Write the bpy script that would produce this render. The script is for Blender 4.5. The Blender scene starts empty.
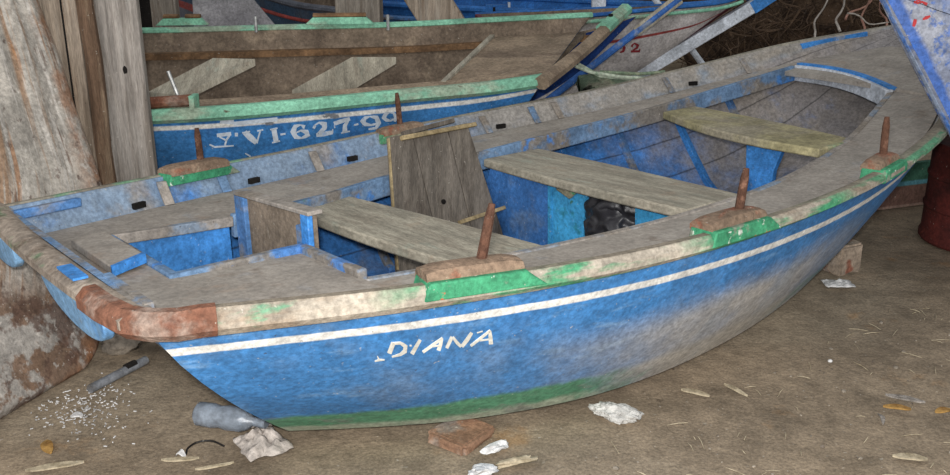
import bpy, bmesh, math, random
from mathutils import Vector as V, Matrix, noise
from mathutils.bvhtree import BVHTree
random.seed(7)
S = bpy.context.scene
COL = S.collection
R = math.radians
# ------------------------------------------------------------------ camera
FPX, PIT, HCAM = 912.0, R(18.1), 1.2
CAM = V((0, 0, HCAM))
FW = V((0, math.cos(PIT), -math.sin(PIT))); UP = V((0, math.sin(PIT), math.cos(PIT))); RT = V((1, 0, 0))
cd = bpy.data.cameras.new('camera'); co = bpy.data.objects.new('camera', cd); COL.objects.link(co)
co.location = CAM; co.rotation_euler = (R(90) - PIT, 0, 0)
cd.sensor_width = 36; cd.lens = FPX / 950 * 36; cd.clip_start = .05
S.camera = co
def ray(x, y): return FW + RT * ((x - 475) / FPX) - UP * ((y - 237.5) / FPX)
def pz(x, y, z):
    d = ray(x, y); return CAM + d * ((z - HCAM) / d.z)
def py(x, y, Y):
    d = ray(x, y); return CAM + d * (Y / d.y)
def ppl(x, y, p0, n):
    d = ray(x, y); return CAM + d * ((p0 - CAM).dot(n) / d.dot(n))

# ------------------------------------------------------------------ materials
def lin(h):
    if isinstance(h, tuple): return h
    h = h.lstrip('#'); o = []
    for i in (0, 2, 4):
        c = int(h[i:i+2], 16) / 255; o.append(c / 12.92 if c <= .04045 else ((c + .055) / 1.055) ** 2.4)
    return (*o, 1)
def paint(name, base, layers=(), rough=.8, bump=(40, .25), metal=0., spec=.25, var=.18, trans=0., st=(1, 1, 1), fine=70, grain=.8, speck=.6):
    m = bpy.data.materials.new(name); m.use_nodes = True
    N = m.node_tree.nodes; K = m.node_tree.links; N.clear()
    out = N.new('ShaderNodeOutputMaterial'); b = N.new('ShaderNodeBsdfPrincipled')
    K.new(b.outputs[0], out.inputs[0])
    b.inputs['Roughness'].default_value = rough; b.inputs['Metallic'].default_value = metal
    b.inputs['Specular IOR Level'].default_value = spec; b.inputs['Transmission Weight'].default_value = trans
    tc = N.new('ShaderNodeTexCoord')
    def nz(scale, st=(1, 1, 1), det=6, seed=0, ro=.62, src='Object'):
        mp = N.new('ShaderNodeMapping'); mp.inputs['Scale'].default_value = st
        mp.inputs['Location'].default_value = (seed * 3.17, seed * 1.71, seed * 2.3)
        K.new(tc.outputs[src], mp.inputs[0])
        n = N.new('ShaderNodeTexNoise'); n.inputs['Scale'].default_value = scale
        n.inputs['Detail'].default_value = det; n.inputs['Roughness'].default_value = ro
        K.new(mp.outputs[0], n.inputs['Vector']); return n.outputs[0]
    def math_(op, a, c):
        x = N.new('ShaderNodeMath'); x.operation = op; x.use_clamp = False
        for i, q in ((0, a), (1, c)):
            if isinstance(q, (int, float)): x.inputs[i].default_value = q
            else: K.new(q, x.inputs[i])
        return x.outputs[0]
    def sm(val, lo, hi, t0=0., t1=1.):
        r = N.new('ShaderNodeMapRange'); r.interpolation_type = 'SMOOTHSTEP'
        r.inputs[1].default_value = lo; r.inputs[2].default_value = hi; r.inputs[3].default_value = t0; r.inputs[4].default_value = t1
        K.new(val, r.inputs[0]); return r.outputs[0]
    def mix(f, a, c, mode='MIX'):
        x = N.new('ShaderNodeMix'); x.data_type = 'RGBA'; x.blend_type = mode
        if isinstance(f, (int, float)): x.inputs[0].default_value = f
        else: K.new(f, x.inputs[0])
        for i, q in ((6, a), (7, c)):
            if isinstance(q, tuple): x.inputs[i].default_value = q
            else: K.new(q, x.inputs[i])
        return x.outputs[2]
    B = lin(base)
    dk = tuple(c * (1 - var * 1.6) for c in B[:3]) + (1,); lt = tuple(min(1, c * (1 + var * 1.2)) for c in B[:3]) + (1,)
    col = mix(sm(nz(5, st, seed=1), .3, .7), dk, lt)
    uvs = None
    for i, L in enumerate(layers):
        f = None
        for ax in 'uv':
            if ax in L:
                if uvs is None:
                    uvn = N.new('ShaderNodeSeparateXYZ'); K.new(tc.outputs['UV'], uvn.inputs[0]); uvs = uvn
                val = uvs.outputs['uv'.index(ax)]
                wob = L.get('wob', .03)
                if wob:
                    val = math_('ADD', val, math_('MULTIPLY', math_('SUBTRACT', nz(L.get('ws', 9), L.get('wst', (1, 1, 1)), seed=i + 5), .5), wob * 2))
                a, c = L[ax]; s = L.get('soft', .01)
                if 'sl' in L and ax == 'v':   # slope of band along u
                    val = math_('ADD', val, math_('MULTIPLY', uvs.outputs[0], L['sl']))
                g = math_('MULTIPLY', sm(val, a - s, a + s), sm(val, c - s, c + s, 1., 0.))
                f = g if f is None else math_('MULTIPLY', f, g)
        if 'n' in L:
            sc, lo, hi = L['n']
            g = sm(nz(sc, L.get('st', (1, 1, 1)), seed=i + 11 + L.get('seed', 0), src=L.get('src', 'Object')), lo, hi)
            f = g if f is None else math_('MULTIPLY', f, g)
        if f is None: f = 1.
        if L.get('amt', 1) != 1: f = math_('MULTIPLY', f, L['amt'])
        col = mix(f, col, lin(L['c']))
    gr = math_('MULTIPLY', sm(nz(fine, st, det=5, seed=3, ro=.7), .28, .72, 1 - grain * .42, 1 + grain * .30), sm(nz(15, st, det=4, seed=4), .3, .7, 1 - grain * .20, 1 + grain * .14))
    if speck:
        col = mix(math_('MULTIPLY', sm(nz(85, det=2, seed=8), .70, .74), speck), col, lin('#bdb6aa'))
        col = mix(math_('MULTIPLY', sm(nz(60, det=3, seed=9), .69, .74), speck), col, lin('#42382f'))
    gc = N.new('ShaderNodeCombineXYZ')
    for k in range(3): K.new(gr, gc.inputs[k])
    col = mix(1., col, gc.outputs[0], 'MULTIPLY')
    K.new(col, b.inputs['Base Color'])
    if bump[1]:
        bp = N.new('ShaderNodeBump'); bp.inputs['Strength'].default_value = bump[1]; bp.inputs['Distance'].default_value = .01
        K.new(nz(bump[0], st, det=8, seed=2), bp.inputs['Height']); K.new(bp.outputs[0], b.inputs['Normal'])
    return m

DUST = '#857869'
M = {}
M['floor'] = paint('dirt', '#8d7d69', [dict(c='#9a8c78', n=(1.3, .45, .7), amt=.8), dict(c='#5f5142', n=(2.2, .55, .75), amt=.7),
      dict(c='#a07a50', n=(3.5, .60, .72), amt=.55), dict(c='#a39a8c', n=(38, .66, .74), amt=.6), dict(c='#463a30', n=(26, .66, .75), amt=.7)], rough=.95, bump=(28, .6), var=.16, fine=120)
M['hull'] = paint('hull_blue', '#3f7ab3', [
      dict(c='#7ba0c4', n=(14, .56, .7), st=(.5, 1, 2), amt=.5), dict(c='#35699f', n=(3, .5, .7), amt=.5), dict(c='#7f8a94', n=(5, .5, .72), st=(.7, 1, .5), amt=.3),
      dict(c='#b5afa6', u=(.215, .43), v=(-.3, .50), soft=.13, wob=.14, ws=3, sl=-.35, amt=.95),
      dict(c='#b3ada3', u=(.2, .40), v=(-.3, .22), soft=.06, wob=.06, ws=4, amt=.95),
      dict(c='#9aa0a6', u=(.25, .55), v=(-.2, .66), n=(3.2, .48, .66), st=(1.6, 1, .4), soft=.15, amt=.6),
      dict(c='#548a6c', u=(-.1, .205), v=(-.2, .225), soft=.025, wob=.06, ws=7),
      dict(c='#5d8a78', u=(.40, .62), v=(-.2, .26), n=(6, .36, .55), soft=.05, wob=.08, amt=.7),
      dict(c='#a3aa97', u=(-.1, .21), v=(-.2, .075), n=(7, .3, .5), soft=.03, wob=.05, ws=7, amt=.9),
      dict(c='#7b8078', u=(-.1, .21), v=(-.2, .225), n=(11, .52, .62), st=(.4, 1, 1), soft=.02, amt=.8),
      dict(c='#6a5546', n=(9, .7, .76), st=(.5, 1, 1.5), amt=.7),
      dict(c='#dcd9d2', v=(.800, .838), soft=.004, wob=.005, ws=14, amt=.97),
      dict(c='#8b8d90', v=(.793, .845), n=(8, .63, .68), soft=.004)], rough=.6, bump=(26, .2), var=.1, spec=.3)
M['inside'] = paint('inside_blue', '#3f7cc2', [dict(c='#7f7b76', n=(4, .46, .64), amt=.6), dict(c='#5a646c', n=(2, .5, .7), amt=.6),
      dict(c='#4b4037', n=(7, .64, .72), amt=.8), dict(c='#968c80', u=(.6, 1.2), v=(-1, 2), n=(5, .2, .45), soft=.08, wob=.1, amt=.9),
      dict(c='#8394a6', v=(.8, 2), n=(6, .25, .5), soft=.04, amt=.9), dict(c='#958c82', v=(.8, 2), n=(4, .5, .64), soft=.04, amt=.75), dict(c='#2c2a2a', v=(.24, .25), soft=.006, wob=.01, amt=.7), dict(c='#2c2a2a', v=(.49, .50), soft=.006, wob=.01, amt=.7), dict(c='#2c2a2a', v=(.72, .73), soft=.006, wob=.01, amt=.7), dict(c='#999084', v=(.8, 2), u=(.45, 2), soft=.05, wob=.08, n=(5, .25, .5), amt=.85)], rough=.8)
M['deck'] = paint('dusty_deck', '#9b938a', [dict(c='#a8a198', n=(3, .45, .7), amt=.7), dict(c='#7f8a98', n=(3.5, .58, .7), amt=.55), dict(c='#77695d', n=(9, .58, .74), amt=.65), dict(c='#a08a78', n=(5, .58, .7), amt=.5),
      dict(c='#cbc5ba', n=(55, .7, .76), amt=.6)], rough=.95, bump=(50, .2), var=.10, grain=.55)
M['rail'] = paint('rail_paint', '#a49a8c', [dict(c='#8d7d6c', n=(10, .5, .64), st=(.3, 1, 1.5), amt=.9), dict(c='#5f9a78', n=(7, .58, .66), st=(.4, 1, 1.6), amt=.8),
      dict(c='#8a8173', n=(7, .53, .64), st=(.4, 1, 1), amt=.9), dict(c='#a0543b', n=(13, .69, .74), amt=.8), dict(c='#858072', u=(.5, 2), n=(5, .25, .45), soft=.06, amt=.8),
      dict(c='#3f8f66', u=(.09, .23), n=(7, .42, .52), st=(.3, 1, 2), soft=.02, amt=.95), dict(c='#3f8f66', u=(.27, .42), n=(7, .40, .5), st=(.3, 1, 2), soft=.02, amt=.95), dict(c='#4a8d68', u=(.42, .97), n=(8, .47, .56), st=(.3, 1, 2), amt=.85),
      dict(c='#d3d0c4', n=(24, .68, .72), amt=.7), dict(c='#82786a', v=(.50, .97), soft=.03, wob=.02, amt=.9)], rough=.8, bump=(35, .5))
M['far_rail'] = paint('far_rail_paint', '#8b8578', [dict(c='#6f9b7c', n=(5, .5, .6), u=(-.1, .25), soft=.05, amt=.9), dict(c='#7e7467', n=(7, .5, .66), st=(.3, 1, 1))], rough=.9)
M['trail'] = paint('transom_rail_wood', '#9a8d80', [dict(c='#5d7f5e', n=(6, .54, .62), st=(1, .5, 1), amt=.7), dict(c='#6a5a4c', n=(12, .5, .65), amt=.7), dict(c='#9aa0a4', n=(9, .62, .7), amt=.6)], rough=.9, bump=(40, .5))
M['rust'] = paint('rusty_iron', '#7f5745', [dict(c='#98867a', n=(7, .48, .62), amt=.85), dict(c='#6b4030', n=(10, .55, .68), amt=.8), dict(c='#965f45', n=(16, .6, .7), amt=.7), dict(c='#d9d4cc', n=(34, .75, .78), amt=.9)], rough=.85, bump=(60, .6), metal=.0)
M['pin'] = paint('rusty_pin', '#5f4234', [dict(c='#7b5a49', n=(30, .5, .65)), dict(c='#4a2f25', n=(20, .55, .7))], rough=.9, bump=(90, .9))
M['green'] = paint('green_paint', '#3f8c66', [dict(c='#d3d8cd', n=(22, .61, .65), amt=.9), dict(c='#b0573b', n=(12, .64, .67), amt=.9), dict(c='#86887a', n=(9, .56, .62), amt=.85)], rough=.65, bump=(40, .5))
M['worn_green'] = paint('worn_green', '#8b8672', [dict(c='#4d9068', n=(9, .5, .58), amt=.95), dict(c='#a0553a', n=(12, .68, .72))], rough=.8)
M['pad'] = paint('pad_iron', '#86715f', [dict(c='#8c523d', n=(9, .54, .64), amt=.8), dict(c='#a7977f', n=(13, .62, .7), amt=.7), dict(c='#e3ded4', n=(40, .76, .79))], rough=.9, bump=(50, .6))
M['blue'] = paint('bright_blue', '#4286cc', [dict(c='#8b9199', n=(8, .62, .7), amt=.8), dict(c='#2f6cb8', n=(4, .5, .7), amt=.6), dict(c='#776a5b', n=(20, .7, .76), amt=.8)], rough=.7)
M['dullblue'] = paint('dusty_blue', '#557fb3', [dict(c='#87827a', n=(6, .46, .6), st=(.6, .6, 1.4), amt=.9), dict(c='#4b86c9', n=(7, .58, .66), amt=.8), dict(c='#6f6559', n=(13, .62, .72), amt=.8)], rough=.85)
M['coam'] = paint('coaming_worn_blue', '#6d89a9', [dict(c='#847a6d', n=(5, .46, .58), amt=.9), dict(c='#4a82c6', n=(8, .57, .64), amt=.85), dict(c='#5d8f78', n=(9, .68, .74), amt=.6)], rough=.9)
M['bulkhead'] = paint('bulkhead_blue', '#3f73b4', [dict(c='#6b7f98', n=(5, .52, .66), amt=.6), dict(c='#54483f', n=(11, .66, .71), amt=.9), dict(c='#33609c', n=(3, .5, .66), amt=.6)], rough=.8)
M['near_coam'] = paint('dusty_coaming', '#989088', [dict(c='#7d8fa3', n=(6, .5, .62), amt=.8), dict(c='#857a6d', n=(5, .5, .65), amt=.7)], rough=.9)
M['pale_blue'] = paint('chalky_blue', '#7aa2c6', [dict(c='#5b8fc4', n=(8, .5, .64), amt=.8), dict(c='#a9aca9', n=(12, .58, .68), amt=.7), dict(c='#7d7468', n=(20, .66, .72), amt=.8)], rough=.85)
M['teal'] = paint('light_blue_panel', '#3f96c8', [dict(c='#2f7f8d', n=(9, .55, .64), amt=.8), dict(c='#3b6b4a', n=(15, .64, .7), amt=.8), dict(c='#9fb2b4', n=(24, .66, .72), amt=.7), dict(c='#6b5f50', n=(7, .68, .74), amt=.8)], rough=.7)
M['thwart'] = paint('grey_thwart_wood', '#a49d8d', [dict(c='#92897a', n=(4, .45, .65), st=(6, 1, 1), amt=.7), dict(c='#98a396', n=(5, .58, .7), st=(3, 1, 1), amt=.5), dict(c='#a58d76', n=(6, .6, .72), amt=.5), dict(c='#5d5348', n=(24, .68, .74), amt=.7)], rough=.9, st=(4, .7, 1))
M['thwart_y'] = paint('yellow_grey_thwart_wood', '#a39a76', [dict(c='#8b8262', n=(4, .5, .68), st=(4, 1, 1), amt=.7), dict(c='#7a9a7c', n=(6, .6, .7), amt=.7), dict(c='#9c9383', n=(3, .45, .65), amt=.8)], rough=.9)
M['panelbrown'] = paint('dusty_panel', '#857768', [dict(c='#6f6253', n=(10, .5, .65), amt=.7), dict(c='#a39788', n=(30, .62, .7), amt=.6)], rough=.95)
M['board'] = paint('dark_old_board', '#716960', [dict(c='#534b43', n=(5, .45, .65), st=(5, .8, .8), amt=.8), dict(c='#877d70', n=(9, .6, .7), st=(4, .7, .7), amt=.6)], rough=.9, st=(5, .6, .6))
M['batten'] = paint('pale_batten', '#a6936f', [dict(c='#8a7858', n=(12, .5, .65))], rough=.85)
M['blackbag'] = paint('black_plastic', '#2b2a2e', [dict(c='#454449', n=(10, .55, .7), amt=.6)], rough=.45, spec=.6, bump=(16, .3), speck=0, grain=.3)
M['dark'] = paint('dark_void', '#1b1816', rough=1, bump=(30, 0))
M['lettering'] = paint('white_lettering', '#d9d6cb', [dict(c='#b5b1a4', n=(30, .55, .7), amt=.8)], rough=.7, bump=(30, 0), speck=0, grain=.4)
M['lettering_old'] = paint('old_white_lettering', '#c3cbd4', [dict(c='#7d9cc4', n=(26, .6, .7), amt=.7)], rough=.7, bump=(30, 0), speck=0, grain=.4)
M['redpaint'] = paint('red_lettering', '#b23a3c', [dict(c='#8f7f95', n=(30, .62, .7), amt=.7)], rough=.7, bump=(30, 0), speck=0, grain=.4)
M['darkred'] = paint('dark_red_lettering', '#7f2a30', rough=.7, bump=(30, 0), speck=0, grain=.4)
M['plank'] = paint('weathered_plank', '#9f9080', [dict(c='#6e6052', n=(4, .45, .65), st=(6, 6, .35), amt=.8), dict(c='#a3988b', n=(6, .5, .66), st=(5, 5, .3), amt=.7), dict(c='#8c6a4d', n=(3, .55, .7), st=(5, 5, .3), amt=.6)], rough=.9, st=(7, 7, .4), bump=(14, .6))
M['plank_g'] = paint('grey_plank', '#9b938b', [dict(c='#6b6259', n=(4, .45, .65), st=(6, 6, .35), amt=.8), dict(c='#a09a93', n=(6, .5, .66), st=(5, 5, .3), amt=.7)], rough=.9, st=(7, 7, .4), bump=(14, .6))
M['bark'] = paint('bark_edge', '#6a5443', [dict(c='#84705c', n=(6, .5, .65), st=(4, 4, .5))], rough=.95, st=(5, 5, .6), bump=(16, .8))
M['sheet'] = paint('rusty_sheet', '#a8a197', [dict(c='#94775e', n=(1, .47, .58), st=(22, 2.2, 1), src='UV', amt=.9), dict(c='#bdb6ad', n=(1, .53, .62), st=(40, 6, 1), src='UV', amt=.85), dict(c='#6d564a', n=(1, .6, .68), st=(34, 9, 1), src='UV', amt=.85),
      dict(c='#a0724c', n=(1, .6, .68), st=(16, 3, 1), src='UV', amt=.75), dict(c='#77604f', v=(-.2, .45), n=(5, .2, .4), soft=.06, amt=.95), dict(c='#a19c95', v=(-.2, .45), n=(7, .50, .56), soft=.06, amt=.9), dict(c='#59443a', v=(-.2, .45), n=(11, .52, .6), soft=.06, amt=.8), dict(c='#8d6244', u=(.9, 1.1), n=(6, .42, .58), soft=.05, amt=.8), dict(c='#55423a', n=(20, .6, .68), amt=.75), dict(c='#c9c2b9', n=(34, .62, .68), amt=.6)], rough=.9, bump=(30, .5))
M['mint'] = paint('mint_rail_paint', '#86bfa2', [dict(c='#98a08c', n=(6, .52, .64), st=(.5, 1, 1), amt=.8), dict(c='#5d4c3d', n=(12, .66, .72), st=(.5, 1, 1), amt=.9)], rough=.8)
M['hull2'] = paint('hull_blue_two', '#3d77af', [dict(c='#2f62a3', n=(4, .5, .7), amt=.6), dict(c='#5b8cc0', n=(16, .6, .7), amt=.5), dict(c='#dcd9d2', v=(.855, .89), soft=.006, wob=.005, ws=10), dict(c='#7c7d80', v=(.85, .895), n=(9, .62, .68), soft=.006)], rough=.55)
M['brown_in'] = paint('brown_inside', '#7a6b5c', [dict(c='#5c4f44', n=(4, .45, .65), amt=.8), dict(c='#94836f', n=(9, .54, .66), amt=.6), dict(c='#b3a798', n=(40, .72, .76), amt=.7)], rough=.95)
M['brown_wood'] = paint('brown_deck_wood', '#93816d', [dict(c='#66564a', n=(5, .46, .65), st=(.5, 1.5, 1), amt=.7), dict(c='#8d7d6b', n=(8, .55, .68), amt=.6), dict(c='#7b4b30', n=(6, .66, .72), amt=.6)], rough=.95)
M['rustwood'] = paint('rusty_brown_strake', '#826448', [dict(c='#54402f', n=(6, .46, .62), amt=.8)], rough=.95)
M['metal'] = paint('galvanised', '#a8a8a6', rough=.45, metal=.6)
M['hull3'] = paint('white_hull', '#bcb6b4', [dict(c='#a49d98', n=(3, .48, .68), amt=.6), dict(c='#8f8a80', v=(.9, 1.2), n=(8, .4, .55), soft=.03, amt=.8), dict(c='#1f4487', u=(-.1, .30), soft=.006, wob=0), dict(c='#8d3b39', v=(.715, .745), soft=.006, wob=0), dict(c='#6b2430', u=(-.1, .3), v=(-.2, .22), soft=.01)], rough=.6)
M['navy'] = paint('navy_hull', '#1d3c78', [dict(c='#2c4f93', n=(5, .5, .7)), dict(c='#d4cdc8', v=(.30, .36), soft=.01, wob=0), dict(c='#6d2a2c', v=(-.2, .30), soft=.01, wob=0)], rough=.6)
M['white'] = paint('white_paint', '#c9ced6', [dict(c='#a3a8af', n=(6, .5, .66), amt=.6), dict(c='#7b7f86', n=(16, .68, .74), amt=.6)], rough=.6)
M['pole'] = paint('blue_pole', '#3a68ad', [dict(c='#8c939b', n=(5, .5, .62), amt=.8)], rough=.7)
M['hull4'] = paint('blue_far_hull', '#2f6aae', [dict(c='#235292', n=(3, .5, .65), amt=.7), dict(c='#5f86ab', n=(6, .62, .7), amt=.6)], rough=.7)
M['hull5'] = paint('slate_far_hull', '#5c5f68', [dict(c='#8f3f38', v=(.62, .7), soft=.01, wob=0), dict(c='#34495f', v=(.7, 1.2), soft=.01, wob=0), dict(c='#4a4d55', n=(4, .5, .66), amt=.6)], rough=.75)
M['redwood'] = paint('red_painted_wood', '#8e3a33', [dict(c='#6d2c28', n=(6, .5, .66))], rough=.7)
M['pale'] = paint('pale_sheet', '#a7a4a6', [dict(c='#858286', n=(2.2, .46, .66), amt=.8), dict(c='#bdb9b8', n=(3, .6, .7), amt=.7)], rough=.85)
M['hull6'] = paint('faded_blue_hull', '#888ea0', [dict(c='#5a74a8', n=(4, .5, .64), amt=.75), dict(c='#a9abb4', n=(7, .48, .62), amt=.8), dict(c='#3f66ae', n=(32, .55, .64), amt=.7), dict(c='#3360ad', u=(.965, 1.1), soft=.01, wob=.02, amt=.85), dict(c='#70717f', n=(18, .64, .7), amt=.7)], rough=.8)
M['drum'] = paint('dark_red_drum', '#56241f', [dict(c='#3c1b18', n=(4, .48, .65)), dict(c='#7f4033', n=(10, .6, .7))], rough=.8)
M['greenplank'] = paint('green_red_plank', '#3f6b58', [dict(c='#5b93a0', v=(.50, .6), soft=.02, wob=.02), dict(c='#6f544a', v=(-.1, .5), soft=.02, wob=0), dict(c='#8a7266', v=(-.1, .06), soft=.01, wob=0), dict(c='#4a4038', n=(5, .55, .7), amt=.7)], rough=.85)
M['brush'] = paint('dry_brushwood', '#5e4c3d', [dict(c='#3b2f27', n=(5, .45, .6)), dict(c='#836d58', n=(9, .6, .7), amt=.7)], rough=1)
M['root_w'] = paint('pale_root', '#b9b0a7', [dict(c='#8b8178', n=(12, .5, .65))], rough=.9)
M['root_p'] = paint('pinkish_root', '#a77f70', [dict(c='#8b6558', n=(12, .5, .65))], rough=.9)
M['net'] = paint('green_net', '#76866f', [dict(c='#94987f', n=(20, .5, .65)), dict(c='#566b58', n=(6, .5, .65), amt=.7), dict(c='#8b8375', n=(9, .55, .66), amt=.7)], rough=.9, bump=(90, .9))
M['rope'] = paint('pale_green_rope', '#b9c2ad', [dict(c='#8fa38a', n=(20, .5, .6))], rough=.9)
M['stone'] = paint('fired_brick', '#94725b', [dict(c='#8a837b', n=(5, .5, .62), amt=.9), dict(c='#a98d6b', n=(8, .6, .7), amt=.7)], rough=.9, bump=(40, .6))
M['tanstone'] = paint('tan_block', '#a1907f', [dict(c='#8a7f75', n=(5, .48, .6), amt=.9), dict(c='#8d4f3a', n=(7, .62, .7), amt=.8)], rough=.95, bump=(40, .6))
M['foam'] = paint('white_foam', '#cfccc6', [dict(c='#a59f96', n=(16, .56, .68), amt=.8)], rough=.9, bump=(90, .8))
M['whitestone'] = paint('white_plaster', '#d6d4d2', [dict(c='#b3afab', n=(12, .55, .68), amt=.7)], rough=.8, bump=(50, .4))
M['rag'] = paint('dirty_rag', '#bdb3aa', [dict(c='#9a8f86', n=(10, .5, .65), amt=.8)], rough=.95, bump=(40, .6))
M['bottle'] = paint('cloudy_plastic', '#aab4c0', [dict(c='#8b959f', n=(8, .5, .65), amt=.6)], rough=.3, speck=.2, trans=.55, spec=.5)
M['wire'] = paint('black_wire', '#1f1c1a', rough=.6)
M['pipe'] = paint('grey_pipe', '#74767a', [dict(c='#5b554e', n=(10, .5, .65))], rough=.7)
M['chip'] = paint('pale_wood_chip', '#b7a98f', [dict(c='#94866d', n=(20, .5, .65))], rough=.9)
M['leaf'] = paint('ochre_leaf', '#a9834a', [dict(c='#8a6536', n=(20, .5, .65))], rough=.8)
M['gravel'] = paint('gravel', '#94897b', [dict(c='#6b6055', n=(9, .5, .6))], rough=.95)
M['wall'] = paint('dark_back_wall', '#574a3e', [dict(c='#3d332b', n=(2, .45, .65), st=(3, 3, .4)), dict(c='#786857', n=(3, .58, .7), st=(4, 4, .3), amt=.6)], rough=.95, st=(4, 4, .5))
M['post'] = paint('grey_post', '#8d8479', [dict(c='#6d6257', n=(4, .46, .64), st=(8, 8, .5), amt=.8), dict(c='#a39b91', n=(6, .56, .68), st=(8, 8, .5), amt=.7)], rough=.9, st=(8, 8, .5))

# ------------------------------------------------------------------ mesh building
class MB:
    def __init__(s): s.v = []; s.f = []; s.uv = []; s.mi = []
    def add(s, vs, fs, uvs=None, mi=0):
        o = len(s.v); s.v += [V(p) for p in vs]
        for k, f in enumerate(fs):
            s.f.append([o + i for i in f]); s.mi.append(mi)
            s.uv.append(uvs[k] if uvs else [(0, 0)] * len(f))
        return s
    def box(s, c, d, M_=None, mi=0):
        hx, hy, hz = d[0] / 2, d[1] / 2, d[2] / 2; M_ = M_ or Matrix()
        vs = [M_ @ V((x, y, z)) + V(c) for x in (-hx, hx) for y in (-hy, hy) for z in (-hz, hz)]
        return s.add(vs, [(0, 1, 3, 2), (4, 6, 7, 5), (0, 4, 5, 1), (2, 3, 7, 6), (0, 2, 6, 4), (1, 5, 7, 3)], mi=mi)
    def prism(s, pts, off):
        n = len(pts); pts = [V(p) for p in pts]; off = V(off)
        return s.add(pts + [p + off for p in pts], [tuple(range(n))[::-1], tuple(range(n, 2 * n))] + [(i, (i + 1) % n, n + (i + 1) % n, n + i) for i in range(n)])
    def loft(s, rings, close=True, caps=True, uvf=None, mi=0):
        n = len(rings[0]); vs = [p for r in rings for p in r]; fs = []; us = []
        for i in range(len(rings) - 1):
            for j in range(n if close else n - 1):
                k = (j + 1) % n
                fs.append((i * n + j, i * n + k, (i + 1) * n + k, (i + 1) * n + j))
                if uvf: us.append([uvf(i, j), uvf(i, j + 1), uvf(i + 1, j + 1), uvf(i + 1, j)])
                else: us.append([(i / (len(rings) - 1), j / n), (i / (len(rings) - 1), (j + 1) / n), ((i + 1) / (len(rings) - 1), (j + 1) / n), ((i + 1) / (len(rings) - 1), j / n)])
        if caps and close:
            m = (len(rings) - 1) * n
            fs.append(tuple(range(n))[::-1]); us.append([(0, 0)] * n); fs.append(tuple(range(m, m + n))); us.append([(1, 0)] * n)
        return s.add(vs, fs, us, mi)
    def sweep(s, path, sec, up=(0, 0, 1), mi=0):
        path = [V(p) for p in path]; up = V(up); rings = []
        for i, p in enumerate(path):
            t = (path[min(i + 1, len(path) - 1)] - path[max(i - 1, 0)]).normalized()
            la = t.cross(up).normalized(); u2 = la.cross(t)
            sc = sec(i / (len(path) - 1)) if callable(sec) else sec
            rings.append([p + la * a + u2 * b for a, b in sc])
        return s.loft(rings, mi=mi)
    def tube(s, path, r, n=8, mi=0):
        path = [V(p) for p in path]; rr = r if isinstance(r, (list, tuple)) else [r] * len(path)
        t0 = (path[1] - path[0]).normalized(); up = V((0, 0, 1)) if abs(t0.z) < .8 else V((1, 0, 0)); rings = []
        for i, p in enumerate(path):
            t = (path[min(i + 1, len(path) - 1)] - path[max(i - 1, 0)]).normalized()
            la = t.cross(up)
            if la.length < 1e-4: la = V((1, 0, 0))
            la.normalize(); u2 = la.cross(t)
            rings.append([p + (la * math.cos(2 * math.pi * k / n) + u2 * math.sin(2 * math.pi * k / n)) * rr[i] for k in range(n)])
        return s.loft(rings, mi=mi)
    def blob(s, c, d, seed=0, amp=.25, fr=1.5, sub=3, M_=None, facet=0):
        bm = bmesh.new(); bmesh.ops.create_icosphere(bm, subdivisions=sub, radius=1); M_ = M_ or Matrix()
        vs = []
        for q in bm.verts:
            p = q.co.copy(); k = 1 + amp * noise.noise(p * fr + V((seed * 7.3, seed * 3.1, 0))) + amp * .5 * noise.noise(p * fr * 2.7 + V((0, seed * 5.1, 2)))
            if facet: k *= 1 + facet * (max(abs(p.x), abs(p.y), abs(p.z)) ** -1 - 1)
            p = p * k; vs.append(M_ @ V((p.x * d[0], p.y * d[1], p.z * d[2])) + V(c))
        fs = [[q.index for q in f.verts] for f in bm.faces]; bm.free()
        return s.add(vs, fs)
    def build(s, name, mats, parent=None, bevel=0, smooth=35, org=None):
        me = bpy.data.meshes.new(name)
        o_ = V(org) if org is not None else V((0, 0, 0))
        me.from_pydata([tuple(p - o_) for p in s.v], [], s.f)
        me.uv_layers.new(name='UVMap'); d = me.uv_layers[0].data; k = 0
        for f in s.uv:
            for q in f: d[k].uv = q; k += 1
        me.polygons.foreach_set('material_index', s.mi)
        bm = bmesh.new(); bm.from_mesh(me); bmesh.ops.recalc_face_normals(bm, faces=bm.faces); bm.to_mesh(me); bm.free()
        for m in (mats if isinstance(mats, list) else [mats]): me.materials.append(m)
        ob = bpy.data.objects.new(name, me); COL.objects.link(ob)
        if smooth:
            me.polygons.foreach_set('use_smooth', [True] * len(me.polygons)); me.set_sharp_from_angle(angle=R(smooth))
        if bevel:
            b = ob.modifiers.new('bevel', 'BEVEL'); b.width = bevel; b.segments = 2; b.limit_method = 'ANGLE'; b.angle_limit = R(40)
        if parent: ob.parent = parent
        elif org is not None: ob.location = o_
        return ob
def tag(o, label, cat, group=None, kind=None):
    if label: o['label'] = label
    if cat: o['category'] = cat
    if group: o['group'] = group
    if kind: o['kind'] = kind
    return o
def empty(name, label, cat, loc=(0, 0, 0), group=None, mat=None):
    o = bpy.data.objects.new(name, None); COL.objects.link(o); o.empty_display_size = .1
    if mat: o.matrix_world = mat
    else: o.location = loc
    return tag(o, label, cat, group)
def crv(ys, t):
    n = len(ys) - 1; x = min(max(t, 0), 1) * n; i = min(int(x), n - 1); f = x - i
    y = [2 * ys[0] - ys[1]] + list(ys) + [2 * ys[-1] - ys[-2]]
    a, b, c, d = y[i], y[i + 1], y[i + 2], y[i + 3]
    return .5 * (2 * b + (c - a) * f + (2 * a - 5 * b + 4 * c - d) * f * f + (3 * b - a - 3 * c + d) * f ** 3)
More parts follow.
